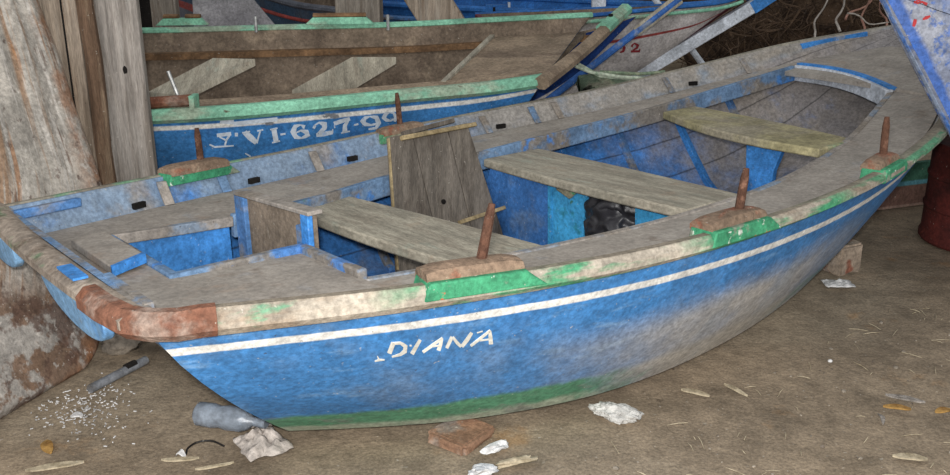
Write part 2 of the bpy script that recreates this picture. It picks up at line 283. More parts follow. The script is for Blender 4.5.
def interp(tab, x):
    if x <= tab[0][0]: return tab[0][1:]
    for a, b in zip(tab, tab[1:]):
        if x <= b[0]:
            f = (x - a[0]) / (b[0] - a[0]); return tuple(p + (q - p) * f for p, q in zip(a[1:], b[1:]))
    return tab[-1][1:]
def vcrv(pts, t): return V([crv([p[k] for p in pts], t) for k in range(3)])

def hull_shell(mb, NS, NC, FC, FS, n=48, m=7, bulge=.03, th=.022, endcap=True, stern=0.):
    """outer and inner skin between four control curves (near sheer, near chine, far chine, far sheer)"""
    outer = []; inner = []
    for i in range(n + 1):
        t = i / n; a, b, c, d = (vcrv(q, t) for q in (NS, NC, FC, FS))
        ax = (vcrv(NS, min(t + .01, 1)) + vcrv(FS, min(t + .01, 1)) - vcrv(NS, max(t - .01, 0)) - vcrv(FS, max(t - .01, 0))).normalized()
        cen = (a + b + c + d) / 4
        ring = []
        for (p, q) in ((a, b), (d, c)):
            side = []; nn = (q - p).cross(ax).normalized()
            if nn.dot(p - cen) < 0: nn = -nn
            for k in range(m):
                f = k / (m - 1); side.append((p.lerp(q, f) + nn * bulge * math.sin(math.pi * f) - ax * stern * max(0, 1 - t / .16) ** 1.5 * math.sin(math.pi * f ** .55), nn))
            ring.append(side)
        ob = [p for p, _ in ring[0]] + [p for p, _ in reversed(ring[1])]
        bot = (c - b); up = ax.cross(bot).normalized() if bot.length > 1e-4 else V((0, 0, 1))
        if up.z < 0: up = -up
        ib = []
        for sd, rev in ((ring[0], False), (ring[1], True)):
            L = []
            for k, (p, nn) in enumerate(sd):
                q = p - nn * th
                if k == 0: q.z = p.z
                if k >= m - 1: q = q + up * th
                L.append(q)
            ib += L[::-1] if rev else L
        outer.append(ob); inner.append(ib)
    W = 2 * m
    def uvf(i, j): return (i / n, 1 - j / (m - 1) if j < m else (j - m) / (m - 1))
    mb.loft(outer, close=False, uvf=uvf, mi=0)
    mb.loft(inner, close=False, uvf=uvf, mi=1)
    for j in (0, W - 1):
        mb.loft([[outer[i][j], inner[i][j]] for i in range(n + 1)], close=False, mi=1, uvf=lambda i, j_: (i / n, 1))
    ends = (0, n)
    for i in ends:
        mb.loft([[outer[i][j], inner[i][j]] for j in range(W)], close=False, mi=0)
    if endcap: mb.add(outer[n], [tuple(range(W))], mi=0)
    return outer, inner

def stroke_mesh(mb, bvh, pts, off=.0015, step=3.0, inv=None):
    """painted stroke: pts = [(px, py, width)], laid on the surface and given a thin body"""
    P = []
    for a, b in zip(pts, pts[1:]):
        d = math.hypot(b[0] - a[0], b[1] - a[1]); k = max(1, int(d / step))
        P += [tuple(a[q] + (b[q] - a[q]) * j / k for q in range(3)) for j in range(k)]
    P.append(pts[-1]); rings = []
    for i, p in enumerate(P):
        a, b = P[max(i - 1, 0)], P[min(i + 1, len(P) - 1)]
        tx, ty = b[0] - a[0], b[1] - a[1]; l = math.hypot(tx, ty) or 1; nx, ny = -ty / l, tx / l; r = []
        for s_ in (-.5, .5):
            d = ray(p[0] + nx * p[2] * s_, p[1] + ny * p[2] * s_).normalized()
            h, nn, _, _ = bvh.ray_cast(CAM, d)
            if h is None: break
            if nn.dot(d) > 0: nn = -nn
            r.append((h, nn))
        if len(r) == 2: rings.append([r[0][0] + r[0][1] * off, r[1][0] + r[1][1] * off, r[1][0] - r[1][1] * .001, r[0][0] - r[0][1] * .001])
    if len(rings) > 1:
        if inv: rings = [[inv @ p for p in q] for q in rings]
        mb.loft(rings)
def bvh_of(mb, mat=None):
    return BVHTree.FromPolygons([tuple((mat @ p) if mat else p) for p in mb.v], mb.f)
def zs(ox, oy, sc, pts): return [(ox + x / sc, oy + y / sc, w / sc) for x, y, w in pts]

RECT = lambda w0, w1, h0, h1: [(w0, h0), (w1, h0), (w1, h1), (w0, h1)]
def RND(w0, w1, h0, h1, k=.3):
    w, h = (w1 - w0) * k, (h1 - h0) * k
    return [(w0 + w, h0), (w1 - w, h0), (w1, h0 + h), (w1, h1 - h), (w1 - w, h1), (w0 + w, h1), (w0, h1 - h), (w0, h0 + h)]

# ------------------------------------------------------------------ setting
mb = MB(); nx, ny = 150, 150
xs = [-6 + 14 * (i / nx) for i in range(nx + 1)]; ys = [.3 + 12.2 * (j / ny) ** 1.7 for j in range(ny + 1)]
def gz(x, y):
    p = V((x, y, 0)); return -.010 + .012 * noise.noise(p * 1.3) + .007 * noise.noise(p * 5) + .003 * noise.noise(p * 17)
vs = [(x, y, min(gz(x, y), .004)) for y in ys for x in xs]
mb.add(vs, [(j * (nx + 1) + i, j * (nx + 1) + i + 1, (j + 1) * (nx + 1) + i + 1, (j + 1) * (nx + 1) + i) for j in range(ny) for i in range(nx)])
tag(mb.build('floor', M['floor'], smooth=180), 'trodden brown earth floor of the boat shed', 'floor', kind='structure')
mb = MB(); mb.box((1, 11.6, 1.6), (14, .2, 3.4))
tag(mb.build('wall_back', M['wall']), 'dark brown wall behind all the boats', 'wall', kind='structure')

# ------------------------------------------------------------------ main boat
A = V((0.76914361, 0.63907598, 0)); Lt = V((-0.63865196, 0.76863329, -0.03642169)); Nn = V((-0.02327622, 0.02801351, 0.99933651))
O = V((-0.92283528, 1.92333645, 0.004))
BM = Matrix(((A.x, Lt.x, Nn.x, O.x), (A.y, Lt.y, Nn.y, O.y), (A.z, Lt.z, Nn.z, O.z), (0, 0, 0, 1)))
BI = BM.inverted()
LB = 4.104
wN = [0.542, 0.725, 0.843, 0.888, 0.87, 0.788, 0.636, 0.423, 0.153]
wF = [0.548, 0.729, 0.846, 0.893, 0.865, 0.768, 0.616, 0.413, 0.148]
zN = [0.529, 0.51, 0.499, 0.505, 0.528, 0.573, 0.649, 0.728, 0.8]
zF = [0.53, 0.506, 0.495, 0.507, 0.532, 0.572, 0.643, 0.73, 0.794]
iN = [0.276, 0.372, 0.459, 0.524, 0.531, 0.46, 0.327, 0.186, 0.059]
iF = [0.306, 0.392, 0.457, 0.502, 0.514, 0.476, 0.382, 0.241, 0.069]
DZ = .077
def ns(u, dv=0, dz=0): return V((u, -crv(wN, u / LB) + dv, crv(zN, u / LB) + dz))
def fs(u, dv=0, dz=0): return V((u, crv(wF, u / LB) + dv, crv(zF, u / LB) + dz))
def nin(u, dz=0): return V((u, -crv(iN, u / LB), crv(zN, u / LB) - DZ - .008 + dz))
def vfi(u):
    k = min(1, max(0, (u - .55) / .7)); k = k * k * (3 - 2 * k); return .345 * (1 - k) + crv(iF, u / LB) * k
def fin(u, dz=0): return V((u, vfi(u), crv(zF, u / LB) - DZ + dz))
CH = [(.41, .22, .02), (.75, .44, .012), (1.15, .58, .006), (1.6, .605, .006), (2.1, .545, .012), (2.6, .42, .03), (3.0, .29, .10), (3.3, .19, .22), (3.6, .10, .42), (3.85, .06, .62), (4.07, .05, .76)]
boat = empty('rowing_boat', 'blue wooden rowing boat in the foreground with DIANA painted on its side', 'boat', mat=BM)
NSp = [ns(LB * i / 20) for i in range(21)]; FSp = [fs(LB * i / 20) for i in range(21)]
NCp = []; FCp = []
for i in range(21):
    t = i / 20 * (len(CH) - 1)
    u, w, z = (crv([c[k] for c in CH], i / 20) for k in range(3)); NCp.append(V((u, -w, z))); FCp.append(V((u, w, z)))
hm = MB(); OUT, INN = hull_shell(hm, NSp, NCp, FCp, FSp, n=60, m=9, bulge=.03, th=.024, stern=.034)
hm.build('hull', [M['hull'], M['inside']], boat)
hb = bvh_of(hm, BM)
# raked stern board
st = OUT[0]; mb = MB(); mb.prism([p + V((.004, 0, 0)) for p in st], (.018, 0, .0)); mb.build('transom', M['coam'], boat)
# gunwale rails
us = [LB * i / 50 for i in range(51)]
mb = MB(); mb.sweep([ns(u) for u in us[1:]], lambda f: RND(-.034, .014 + .010 * f, -.052 + .052 * min(f, .5), .004)); mb.build('gunwale', M['rail'], boat)
mb = MB(); mb.sweep([fs(u) for u in us], RND(-.02, .018, -.026, .004)); mb.build('gunwale', M['far_rail'], boat)
# stem post at the bow
mb = MB(); path = [V((c[0] + .03, 0, c[2])) for c in CH[5:]] + [V((4.17, 0, .86))]
mb.sweep(path, RECT(-.035, .035, -.05, .03), up=(0, 1, 0)); mb.build('stem_post', M['dullblue'], boat, bevel=.006)
# transom rail, rusty guard round the near corner, half-round boards under the rail
def rz(v): return .527 + .004 * (v / .55)
rp = [V((-.012 - .02 * (1 - (v / .55) ** 2), v, rz(v))) for v in [-.5 + 1.07 * i / 16 for i in range(17)]]
mb = MB(); mb.sweep(rp, RND(-.028, .042, -.034, .008, .3)); mb.build('transom_rail', M['trail'], boat)
g = [V((-.03, -.31, rz(0) + .002)), V((-.028, -.40, rz(0) + .002)), V((-.016, -.485, rz(0))), V((.008, -.532, .529)), V((.045, -.558, .527))] + [ns(u, .002, .002) for u in (.085, .11)]
mb = MB(); mb.sweep(g[::-1], RND(-.030, .028, -.050, .008, .3)); mb.build('corner_guard', M['rust'], boat)
for c0, hw in ((-.225, .205), (.40, .19)):
    mb = MB(); pts = [V((-.052 + .015 * math.sin(a), c0 - hw * math.cos(a), .505 - .088 * math.sin(a) ** .8)) for a in [math.pi * k / 18 for k in range(19)]]
    mb.prism(pts, (.022, 0, 0)); mb.build('half_round_board', M['pale_blue'], boat, bevel=.004)
mb = MB(); mb.box((-.030, -.20, .537), (.030, .11, .005)); mb.build('rail_patch', M['blue'], boat)
mb = MB(); mb.box((.024, -.36, .522), (.018, .24, .02)); mb.build('rail_patch', M['coam'], boat)
mb = MB(); mb.sweep([fs(u, -.045, -.012) for u in (.02, .08, .15, .22)], RECT(-.012, .012, -.02, .006)); mb.build('rail_block', M['dullblue'], boat, bevel=.004)
# deck
dk = MB()
def deck_strip(u0, u1, fa, fb, n=12, k=4):
    rings = []
    for i in range(n + 1):
        u = u0 + (u1 - u0) * i / n; a, b = fa(u), fb(u)
        top = [a.lerp(b, q / k) for q in range(k + 1)]
        rings.append(top + [p + V((0, 0, -.02)) for p in reversed(top)])
    dk.loft(rings)
dN = lambda u: ns(u, .082, -DZ); dF = lambda u: fs(u, -.082, -DZ)
flat = lambda v: (lambda u: V((u, v, crv(zN, u / LB) - DZ)))
deck_strip(.078, .22, dN, dF)
deck_strip(.22, .55, dN, flat(-.10)); deck_strip(.22, .55, flat(.345), dF)
deck_strip(.55, 3.22, dN, nin, 40); deck_strip(.55, 3.44, fin, dF, 40)
rings = []
for i in range(13):
    s_ = i / 12; a = ns(3.17 + s_ * .84, .06, -DZ - .001); b = fs(3.39 + s_ * .62, -.06, -DZ - .001)
    top = [a.lerp(b, q / 6) + V((0, 0, .012 * math.sin(math.pi * q / 6))) for q in range(7)]
    rings.append(top + [p + V((0, 0, -.02)) for p in reversed(top)])
dk.loft(rings)
dk.build('deck', M['deck'], boat)
# coamings round the well and the open waist
cs = RECT(-.012, .012, -.055, .016)
mb = MB(); mb.sweep([fin(u) for u in [.57 + 2.85 * i / 50 for i in range(51)]], cs); mb.build('coaming', M['coam'], boat, bevel=.004)
mb = MB(); mb.sweep([nin(u) for u in [.55 + 2.67 * i / 40 for i in range(41)]], RECT(-.012, .012, -.04, .004)); mb.build('coaming', M['near_coam'], boat, bevel=.004)
mb = MB(); mb.sweep([fin(u) for u in (.21, .38, .57)], RECT(-.012, .012, -.02, .010)); mb.build('coaming', M['near_coam'], boat, bevel=.003)
for a, b in (((.22, -.10), (.56, -.10)), ((.555, -.10), (.555, -.385)), ((.215, -.11), (.215, .345))):
    z0 = crv(zN, .1) - DZ; mb = MB(); mb.sweep([V((a[0], a[1], z0)), V((b[0], b[1], z0))], RECT(-.013, .013, -.05, .016)); mb.build('coaming', M['coam'], boat, bevel=.005)
a, b = nin(3.2), fin(3.44); mb = MB()
mb.sweep([a.lerp(b, k / 8) + V((.05 * math.sin(math.pi * k / 8), 0, .012 * math.sin(math.pi * k / 8))) for k in range(9)], RECT(-.02, .014, -.06, .014)); mb.build('bow_coaming', M['white'], boat, bevel=.004)
mb = MB(); mb.sweep([a.lerp(b, k / 8) + V((.05 * math.sin(math.pi * k / 8) + .012, 0, .012 * math.sin(math.pi * k / 8) + .015)) for k in range(9)], RECT(-.012, .02, -.004, .008)); mb.build('bow_coaming_cap', M['blue'], boat)
# well box of the stern
zt = crv(zN, .1) - DZ - .02
mb = MB(); mb.prism([V((u, .347, z)) for u, z in ((.215, zt), (.56, zt), (.56, .14), (.40, .14), (.215, .33))], (0, .016, 0)); mb.build('well_side', M['blue'], boat)
mb = MB(); mb.prism([V((u, -.103, z)) for u, z in ((.215, zt), (.56, zt), (.56, .14), (.40, .14), (.215, .33))], (0, .016, 0)); mb.build('well_side', M['blue'], boat)
mb = MB(); mb.prism([V((u, -.10, z)) for u, z in ((.21, .33), (.40, .14), (.56, .14), (.56, .12), (.39, .12), (.20, .32))], (0, .44, 0)); mb.build('well_floor', M['deck'], boat)
# raised hatch bulkhead
mb = MB(); mb.prism([V((.575, v, z)) for v, z in ((-.115, .10), (.285, .10), (.285, .505), (-.115, .528))], (.02, 0, 0)); mb.build('hatch_panel', M['panelbrown'], boat)
for v0, v1, z1, mt in ((.24, .30, .512, 'dullblue'), (-.125, -.085, .53, 'blue')):
    mb = MB(); mb.prism([V((.562, v0, .2)), V((.562, v1, .2)), V((.562, v1, z1)), V((.562, v0, z1))], (.016, 0, 0)); mb.build('panel_post', M[mt], boat, bevel=.003)
mb = MB(); mb.prism([V((.566, -.085, .25)), V((.566, -.05, .25)), V((.566, -.05, .49)), V((.566, -.085, .5))], (.012, 0, 0)); mb.build('panel_batten', M['dullblue'], boat, bevel=.003)
mb = MB(); mb.sweep([V((.585, -.13, .532)), V((.585, .30, .513))], RECT(-.024, .02, -.004, .008)); mb.build('panel_cap', M['near_coam'], boat, bevel=.003)
# footboard on the stern deck
mb = MB(); mb.prism([V((.10, -.03, .455)), V((.195, .02, .455)), V((.195, .30, .455)), V((.10, .28, .455))], (0, 0, .022)); mb.build('stern_board', M['deck'], boat, bevel=.003)
mb = MB(); mb.prism([V((.098, -.036, .455)), V((.197, .016, .455)), V((.193, .03, .455)), V((.10, -.022, .455))], (0, 0, .024)); mb.build('board_end', M['blue'], boat)
# thwarts
def thwart(un0, un1, uf0, uf1, zn, zf, mt, vn, vf, bow=0.02):
    mb = MB(); rings = []
    for i in range(15):
        f = i / 14; v = -vn + (vn + vf) * f; a = un0 + (uf0 - un0) * f; b = un1 + (uf1 - un1) * f
        c = bow * math.sin(math.pi * f); z = zn + (zf - zn) * f
        rings.append([V((a - c, v, z)), V((b + c * .3, v, z)), V((b + c * .3, v, z - .032)), V((a - c, v, z - .032))])
    mb.loft(rings); return mb.build('thwart', M[mt], boat, bevel=.006)
thwart(.84, 1.10, .81, 1.02, .405, .405, 'thwart', .46, .45)
thwart(1.58, 1.85, 1.66, 1.95, .43, .425, 'thwart', .52, .49)
thwart(2.37, 2.62, 2.60, 2.82, .49, .505, 'thwart_y', .47, .40, .075)
# ribs and bulwark frames
for side in (0, 1):
    for q, u in enumerate((.75, 1.0, 1.28, 1.55, 1.98, 2.28, 2.58, 2.88, 3.15)):
        path = []
        for j in ([2, 3, 4, 5, 6, 7, 8] if side == 0 else [15, 14, 13, 12, 11, 10, 9]):
            col_ = [INN[i][j] for i in range(61)]
            for a, b in zip(col_, col_[1:]):
                if a.x <= u <= b.x: path.append(a.lerp(b, (u - a.x) / (b.x - a.x))); break
        if len(path) < 4: continue
        mb = MB(); mb.sweep(path, RECT(-.016, .016, -.016, .016), up=(1, 0, 0)); mb.build('rib', M['blue' if q % 2 else 'dullblue'], boat, bevel=.003)
for k, u in enumerate((.50, .72, 1.12, 1.5, 1.95, 2.2, 2.32, 2.9, 3.3)):
    a, b = fs(u, -.030, -.01), fs(u, -.082, -DZ + .002)
    mb = MB(); mb.prism([a + V((-.016, 0, 0)), a + V((.016, 0, 0)), b + V((.016, 0, 0)), b + V((-.016, 0, 0))], (0, -.012, 0)); mb.build('bulwark_frame', M['coam' if k % 2 else 'near_coam'], boat, bevel=.002)
for u in (.40, .84, 1.28, 2.02, 3.02):
    p = fs(u, -.071, -DZ + .016); mb = MB(); mb.box(p, (.042, .014, .018), Matrix.Rotation(math.atan((crv(wF, (u + .05) / LB) - crv(wF, (u - .05) / LB)) / .1), 3, 'Z')); mb.build('scupper', M['dark'], boat)
p0, p1 = fs(3.60, -.04, -.02), fs(3.92, -.035, -.016)
mb = MB(); mb.sweep([p0.lerp(p1, k / 4) + V((0, .008 * math.sin(math.pi * k / 4), 0)) for k in range(5)], RECT(-.008, .012, -.014, .014)); mb.build('bulwark_batten', M['blue'], boat)
# floor boards
for v0, v1 in ((-.36, -.13), (-.12, .12), (.13, .36)):
    mb = MB(); rings = []
    for i in range(11):
        u = .8 + 1.9 * i / 10; w = interp([(c[0], c[1]) for c in CH], u)[0] - .05
        a, b = max(-w, min(w, v0)), max(-w, min(w, v1)); z = .05 + (.02 if u > 2.5 else 0)
        rings.append([V((u, a, z)), V((u, b, z)), V((u, b, z - .015)), V((u, a, z - .015))])
    mb.loft(rings); mb.build('floor_board', M['deck'], boat, bevel=.002)
# boxed locker front under the second thwart, its opening
zt, zb = .395, .06; u0 = 1.665
for pts in (((.13, zb), (.13, zt), (-.035, zt), (-.035, zb)), ((-.255, zb), (-.255, zt), (-.40, zt), (-.40, zb)), ((-.035, zb), (-.035, .215), (-.255, .215), (-.255, zb)), ((-.035, .385), (-.035, zt), (-.255, zt), (-.255, .385))):
    pass
mb = MB()
o_ = [(.13, zb), (.13, zt), (-.42, zt), (-.42, zb)]
i_ = [(-.035 + .012 * (k == 3), z) for k, z in ((0, .225), (1, .375))] 
ho = [(-.03, .225), (-.035, .365), (-.06, .378), (-.23, .382), (-.255, .37), (-.26, .24), (-.24, .222), (-.05, .215)]
n = len(ho); oo = []
for k, (v, z) in enumerate(ho):
    oo.append([(.13, zb), (.13, zt), (-.03, zt), (-.25, zt), (-.42, zt), (-.42, zb), (-.25, zb), (-.03, zb)][k])
F0 = [V((u0, v, z)) for v, z in oo]; F1 = [V((u0, v, z)) for v, z in ho]; D_ = V((.018, 0, 0))
mb.loft([[F0[k], F1[k], F1[k] + D_, F0[k] + D_] for k in list(range(n)) + [0]], close=True, caps=False); mb.build('locker_front', M['teal'], boat)
mb = MB(); mb.box((1.85, -.14, .22), (.012, .5, .32)); mb.build('locker_back', M['panelbrown'], boat)
mb = MB(); mb.prism([V((1.662, .13, .395)), V((1.662, .45, .40)), V((1.662, .50, .25)), V((1.662, .45, .06)), V((1.662, .13, .06))], (.016, 0, 0)); mb.build('bulkhead', M['bulkhead'], boat)
mb = MB(); mb.prism([V((1.655, .122, .06)), V((1.655, .135, .06)), V((1.655, .135, .392)), V((1.655, .122, .392))], (.014, 0, 0)); mb.build('locker_batten', M['teal'], boat)
mb = MB(); mb.prism([V((1.652, .10, .375)), V((1.652, .03, .35)), V((1.652, .0, .375)), V((1.652, .05, .395))], (.014, 0, 0)); mb.build('locker_patch', M['worn_green'], boat, bevel=.006)
# bright blue knee under the bow thwart
mb = MB(); mb.prism([V((2.47, v, z)) for v, z in ((-.11, .455), (-.27, .455), (-.235, .36), (-.215, .06), (-.13, .06))], (.03, 0, 0)); mb.build('thwart_post', M['blue'], boat, bevel=.004)
# rusty oarlock pads with thole pins
def pad(sidef, sg, u0, u1, lean, pin_h, mtop='pad', mbase='green', wid=.033, frac=.56, drop=0):
    um = (u0 + u1) / 2; a, b = sidef(u0), sidef(u1); d = (b - a).normalized(); ln = (b - a).length; la = V((0, 0, 1)).cross(d).normalized(); c = (a + b) / 2 + la * (-sg) * .006
    c = a.lerp(b, .5) + V((0, -sg * .012, -drop)); up = V((0, 0, 1))
    base = MB(); c = c + V((0, -sg * .018, 0)); pts = [c + d * (-ln / 2 - .012) - up * .026, c + d * (ln / 2 + .05) - up * .026, c + d * (ln / 2 + .012) + up * .002, c + d * (ln / 2 + .0) + up * .012, c - d * (ln / 2 - .0) + up * .012]
    eo = .049 if sg < 0 else wid - .002; base.prism([p + la * sg * eo for p in pts], -la * sg * (eo + wid - .002)); ob = base.build('oarlock_pad', M[mbase], boat, bevel=.004)
    cap = MB(); sec = lambda f: [(q * wid * 1.04, -.004 + h * .95 * (1 - .25 * abs(2 * f - 1) ** 6)) for q, h in ((-1, 0), (-1, .018), (-.75, .03), (-.2, .034), (.3, .034), (.8, .03), (1, .018), (1, 0))]
    cap.sweep([c + d * ((f - .5) * ln) + up * .008 for f in [k / 8 for k in range(9)]], sec); cb = cap.build('pad_cap', M[mtop], ob)
    p = c + d * ((frac - .5) * ln) + up * .034
    pn = MB(); tip = p + V(lean) * pin_h; pn.tube([p - V(lean) * .05, p, p.lerp(tip, .4) + V((.001, .001, 0)), p.lerp(tip, .75), tip], [.010, .0115, .011, .0105, .007], 10); pn.build('thole_pin', M['pin'], ob)
pad(ns, -1, .50, .71, (.30, .02, 1), .112, frac=.62)
pad(ns, -1, 1.22, 1.42, (.20, 0, 1), .10, wid=.034, frac=.68)
pad(ns, -1, 2.0, 2.14, (.03, .02, 1), .11, frac=.62, wid=.028)
pad(fs, 1, .52, .74, (-.01, 0, 1), .105, frac=.62, wid=.036)
pad(fs, 1, 1.445, 1.64, (-.06, 0, 1), .125, mbase='worn_green', frac=.5, wid=.03, drop=.012)
# name in white letters
def letters(bvh, mat4, ox, oy, sc, mt, parent, glyphs, off=.0015, step=3.0):
    for nm, sts in glyphs:
        mb = MB()
        for st_ in sts: stroke_mesh(mb, bvh, zs(ox, oy, sc, st_), off, step, mat4)
        if mb.v: mb.build(nm, mt, parent, smooth=0)
letters(hb, BI, 370, 310, 6.786, M['lettering'], boat, [
    ('letter', [[(158, 220, 29.9), (130, 292, 29.9)], [(150, 226, 16.1), (205, 222, 18.4), (240, 243, 27.6), (236, 278, 29.9), (205, 300, 18.4), (148, 316, 9.2)]]),
    ('flourish', [[(32, 346, 6), (62, 337, 14), (98, 336, 6)], [(50, 312, 5), (62, 338, 14)]]),
    ('dot', [[(268, 240, 8), (282, 240, 8)]]),
    ('letter', [[(340, 200, 20), (284, 296, 26)]]),
    ('letter', [[(492, 188, 14), (430, 232, 20), (358, 284, 18)], [(488, 190, 16), (478, 230, 24), (464, 272, 26)], [(420, 246, 9), (478, 238, 9)]]),
    ('letter', [[(556, 180, 22), (520, 256, 20)], [(562, 182, 16), (590, 220, 22), (618, 246, 20)], [(690, 152, 20), (655, 205, 26), (622, 246, 22)]]),
    ('letter', [[(816, 136, 14), (750, 190, 18), (682, 242, 16)], [(812, 140, 18), (816, 180, 26), (820, 230, 28)], [(742, 206, 9), (818, 196, 9)]]),
    ('flourish', [[(725, 154, 5), (764, 142, 6)]]),
])

# ------------------------------------------------------------------ loose things in the boat
def bl(x, y, p0, n): return ppl(x, y, BM @ V(p0), (BM.to_3x3() @ V(n)))
a_ = BM @ V((1.0, .425, .45)); b_ = BM @ V((1.8, .475, .45)); c_ = BM @ V((1.3, .28, .06))
e1 = (b_ - a_); nrm = e1.cross(c_ - a_).normalized()
nrm = nrm if nrm.y < 0 else -nrm
bt = [ppl(x, y, a_, nrm) for x, y in ((389, 137), (467, 123), (503, 232), (512, 258), (398, 268))]
down = (bt[4] - bt[0])
bot0 = bt[0] + down * 1.0; 
tb = empty('old_board', 'dark weathered wooden board leaning against the far side inside the blue boat', 'board', loc=bt[4])
inv = Matrix.Translation(-bt[4])
def onb(pts): return [inv @ ppl(x, y, a_, nrm) for x, y in pts]
for k, q in enumerate((((389, 137), (412, 133), (441, 255), (444, 275), (398, 272)), ((413, 133), (447, 127), (478, 255), (482, 278), (445, 275), (442, 255)), ((448, 127), (467, 123), (502, 230), (509, 262), (483, 278), (479, 255)))):
    mb = MB(); mb.prism(onb(q), -nrm * .018); mb.build('plank', M['board'], tb, bevel=.002)
t1, t2 = onb([(400, 139), (474, 125)]); mb = MB(); mb.sweep([t1 + nrm * .008, t2 + nrm * .008], RECT(-.008, .008, -.009, .009), up=nrm); mb.build('batten', M['batten'], tb, bevel=.002)
t1, t2 = onb([(404, 133), (455, 120)]); mb = MB(); mb.sweep([t1 - nrm * .01, t2 - nrm * .01], RECT(-.008, .008, -.009, .009), up=nrm); mb.build('batten', M['board'], tb, bevel=.002)
t1, t2 = onb([(458, 223), (503, 208)]); mb = MB(); mb.sweep([t1 + nrm * .008, t2 + nrm * .008], RECT(-.007, .007, -.009, .009), up=nrm); mb.build('batten', M['batten'], tb, bevel=.002)
t1, t2 = onb([(388, 139), (397, 270)]); mb = MB(); mb.sweep([t1 + nrm * .003, t2 + nrm * .003], RECT(-.003, .003, -.004, .004), up=nrm); mb.build('edge_strip', M['batten'], tb)
t1 = onb([(443, 202)])[0]; mb = MB(); mb.blob(t1 + nrm * .002, (.010, .006, .010), 3, .1, sub=2); mb.build('knot', M['dark'], tb)
# black bag stuffed in the locker
mb = MB(); cen = BM @ V((1.685, -.145, .292))
bm = bmesh.new(); bmesh.ops.create_icosphere(bm, subdivisions=5, radius=1); vs = []
RB = BM.to_3x3()
for q in bm.verts:
    p = q.co; k = 1.05 + .22 * noise.noise(p * 1.6 + V((3, 1, 4))) - .42 * abs(noise.noise(p * 1.9 + V((1, 7, 2)))) - .16 * abs(noise.noise(p * 3.6 + V((5, 0, 1))))
    vs.append(cen + RB @ V((p.x * .085 * k, p.y * .12 * k, p.z * .10 * k)))
mb.add(vs, [[q.index for q in f.verts] for f in bm.faces]); bm.free()
tag(mb.build('plastic_bag', M['blackbag'], smooth=60, org=cen - V((0, 0, .08))), 'crumpled black plastic bag stuffed in the locker opening', 'bag')

# ------------------------------------------------------------------ second blue boat
def boat_from(name, label, NS, NC, FC, FS, mats, org, n=40, th=.022, bulge=.02, rails=None, caps=True):
    e = empty(name, label, 'boat', loc=org); o_ = V(org); sub = lambda L: [V(p) - o_ for p in L]
    mb = MB(); r = hull_shell(mb, sub(NS), sub(NC), sub(FC), sub(FS), n=n, m=7, bulge=bulge, th=th, endcap=caps)
    mb.build('hull', mats, e); st = r[0][0]; tm = MB(); dv = (r[0][1][0] - r[0][0][0]).normalized() * .03
    tm.prism(st, dv); tm.build('transom', mats[0], e)
    if rails:
        for P, m_, sec in rails:
            q = MB(); q.sweep([vcrv(sub(P), k / 40) for k in range(41)], sec); q.build('gunwale', m_, e)
    return e, mb, o_, r
NS2 = [(-2.30, 3.36, .58), (-1.80, 3.46, .56), (-1.29, 3.57, .55), (-.88, 3.69, .555), (-.32, 3.88, .58), (.05, 3.97, .60), (.31, 4.04, .625)]
FS2 = [(-2.75, 4.40, .79), (-2.20, 4.54, .78), (-1.63, 4.65, .77), (-1.0, 4.71, .78), (-.38, 4.76, .79), (.1, 4.87, .805), (.62, 5.0, .82)]
NC2 = [(-2.25, 3.70, .10), (-1.8, 3.78, .05), (-1.3, 3.86, .03), (-.88, 3.96, .02), (-.35, 4.10, .02), (-.15, 4.2, .06), (.0, 4.28, .14)]
FC2 = [(-2.45, 4.22, .22), (-2.0, 4.33, .17), (-1.5, 4.43, .15), (-1.0, 4.48, .14), (-.4, 4.55, .15), (.0, 4.68, .22), (.25, 4.78, .34)]
b2, m2, o2, r2 = boat_from('rowing_boat', 'blue boat with mint green rails and the number VI-627-99, behind the foreground boat', NS2, NC2, FC2, FS2, [M['hull2'], M['brown_in']], (-1, 4.15, 0),
      rails=[(NS2, M['mint'], RND(-.05, .028, -.045, .012)), (FS2, M['mint'], RND(-.02, .03, -.02, .012))])
def s2(p): return V(p) - o2
# side decks, bow deck, stringer, end rail
def ribbon_between(P, Q, th, name, mt, e, o_, n=24, t0=0., t1=1.):
    q = MB(); rings = []
    for i in range(n + 1):
        t = t0 + (t1 - t0) * i / n; a = vcrv(P, t) - o_; b = vcrv(Q, t) - o_
        rings.append([a, b, b - V((0, 0, th)), a - V((0, 0, th))])
    q.loft(rings); return q.build(name, mt, e)
lift = lambda L, d: [V(p) + V(d) for p in L]
NI2 = [V(a).lerp(V(b), .14) + V((0, 0, .0)) for a, b in zip(NS2, FS2)]
FI2 = [V(b).lerp(V(a), .10) + V((0, 0, -.085)) for a, b in zip(NS2, FS2)]
ribbon_between(lift(NS2, (0, .04, -.004)), lift(NI2, (0, 0, -.012)), .02, 'side_deck', M['brown_wood'], b2, o2)
ribbon_between(FI2, lift(FS2, (0, -.02, -.105)), .03, 'side_deck', M['rustwood'], b2, o2)
q = MB(); rings = []; BN, BF = lift(NS2, (0, .05, -.006)), lift(FS2, (0, -.05, -.085))
for i in range(11):
    f = i / 10; a = vcrv(BN, .73 + .26 * f) - o2; b = vcrv(BF, .83 + .16 * f) - o2
    rings.append([a, b, b - V((0, 0, .02)), a - V((0, 0, .02))])
q.loft(rings); q.build('bow_deck', M['brown_wood'], b2)
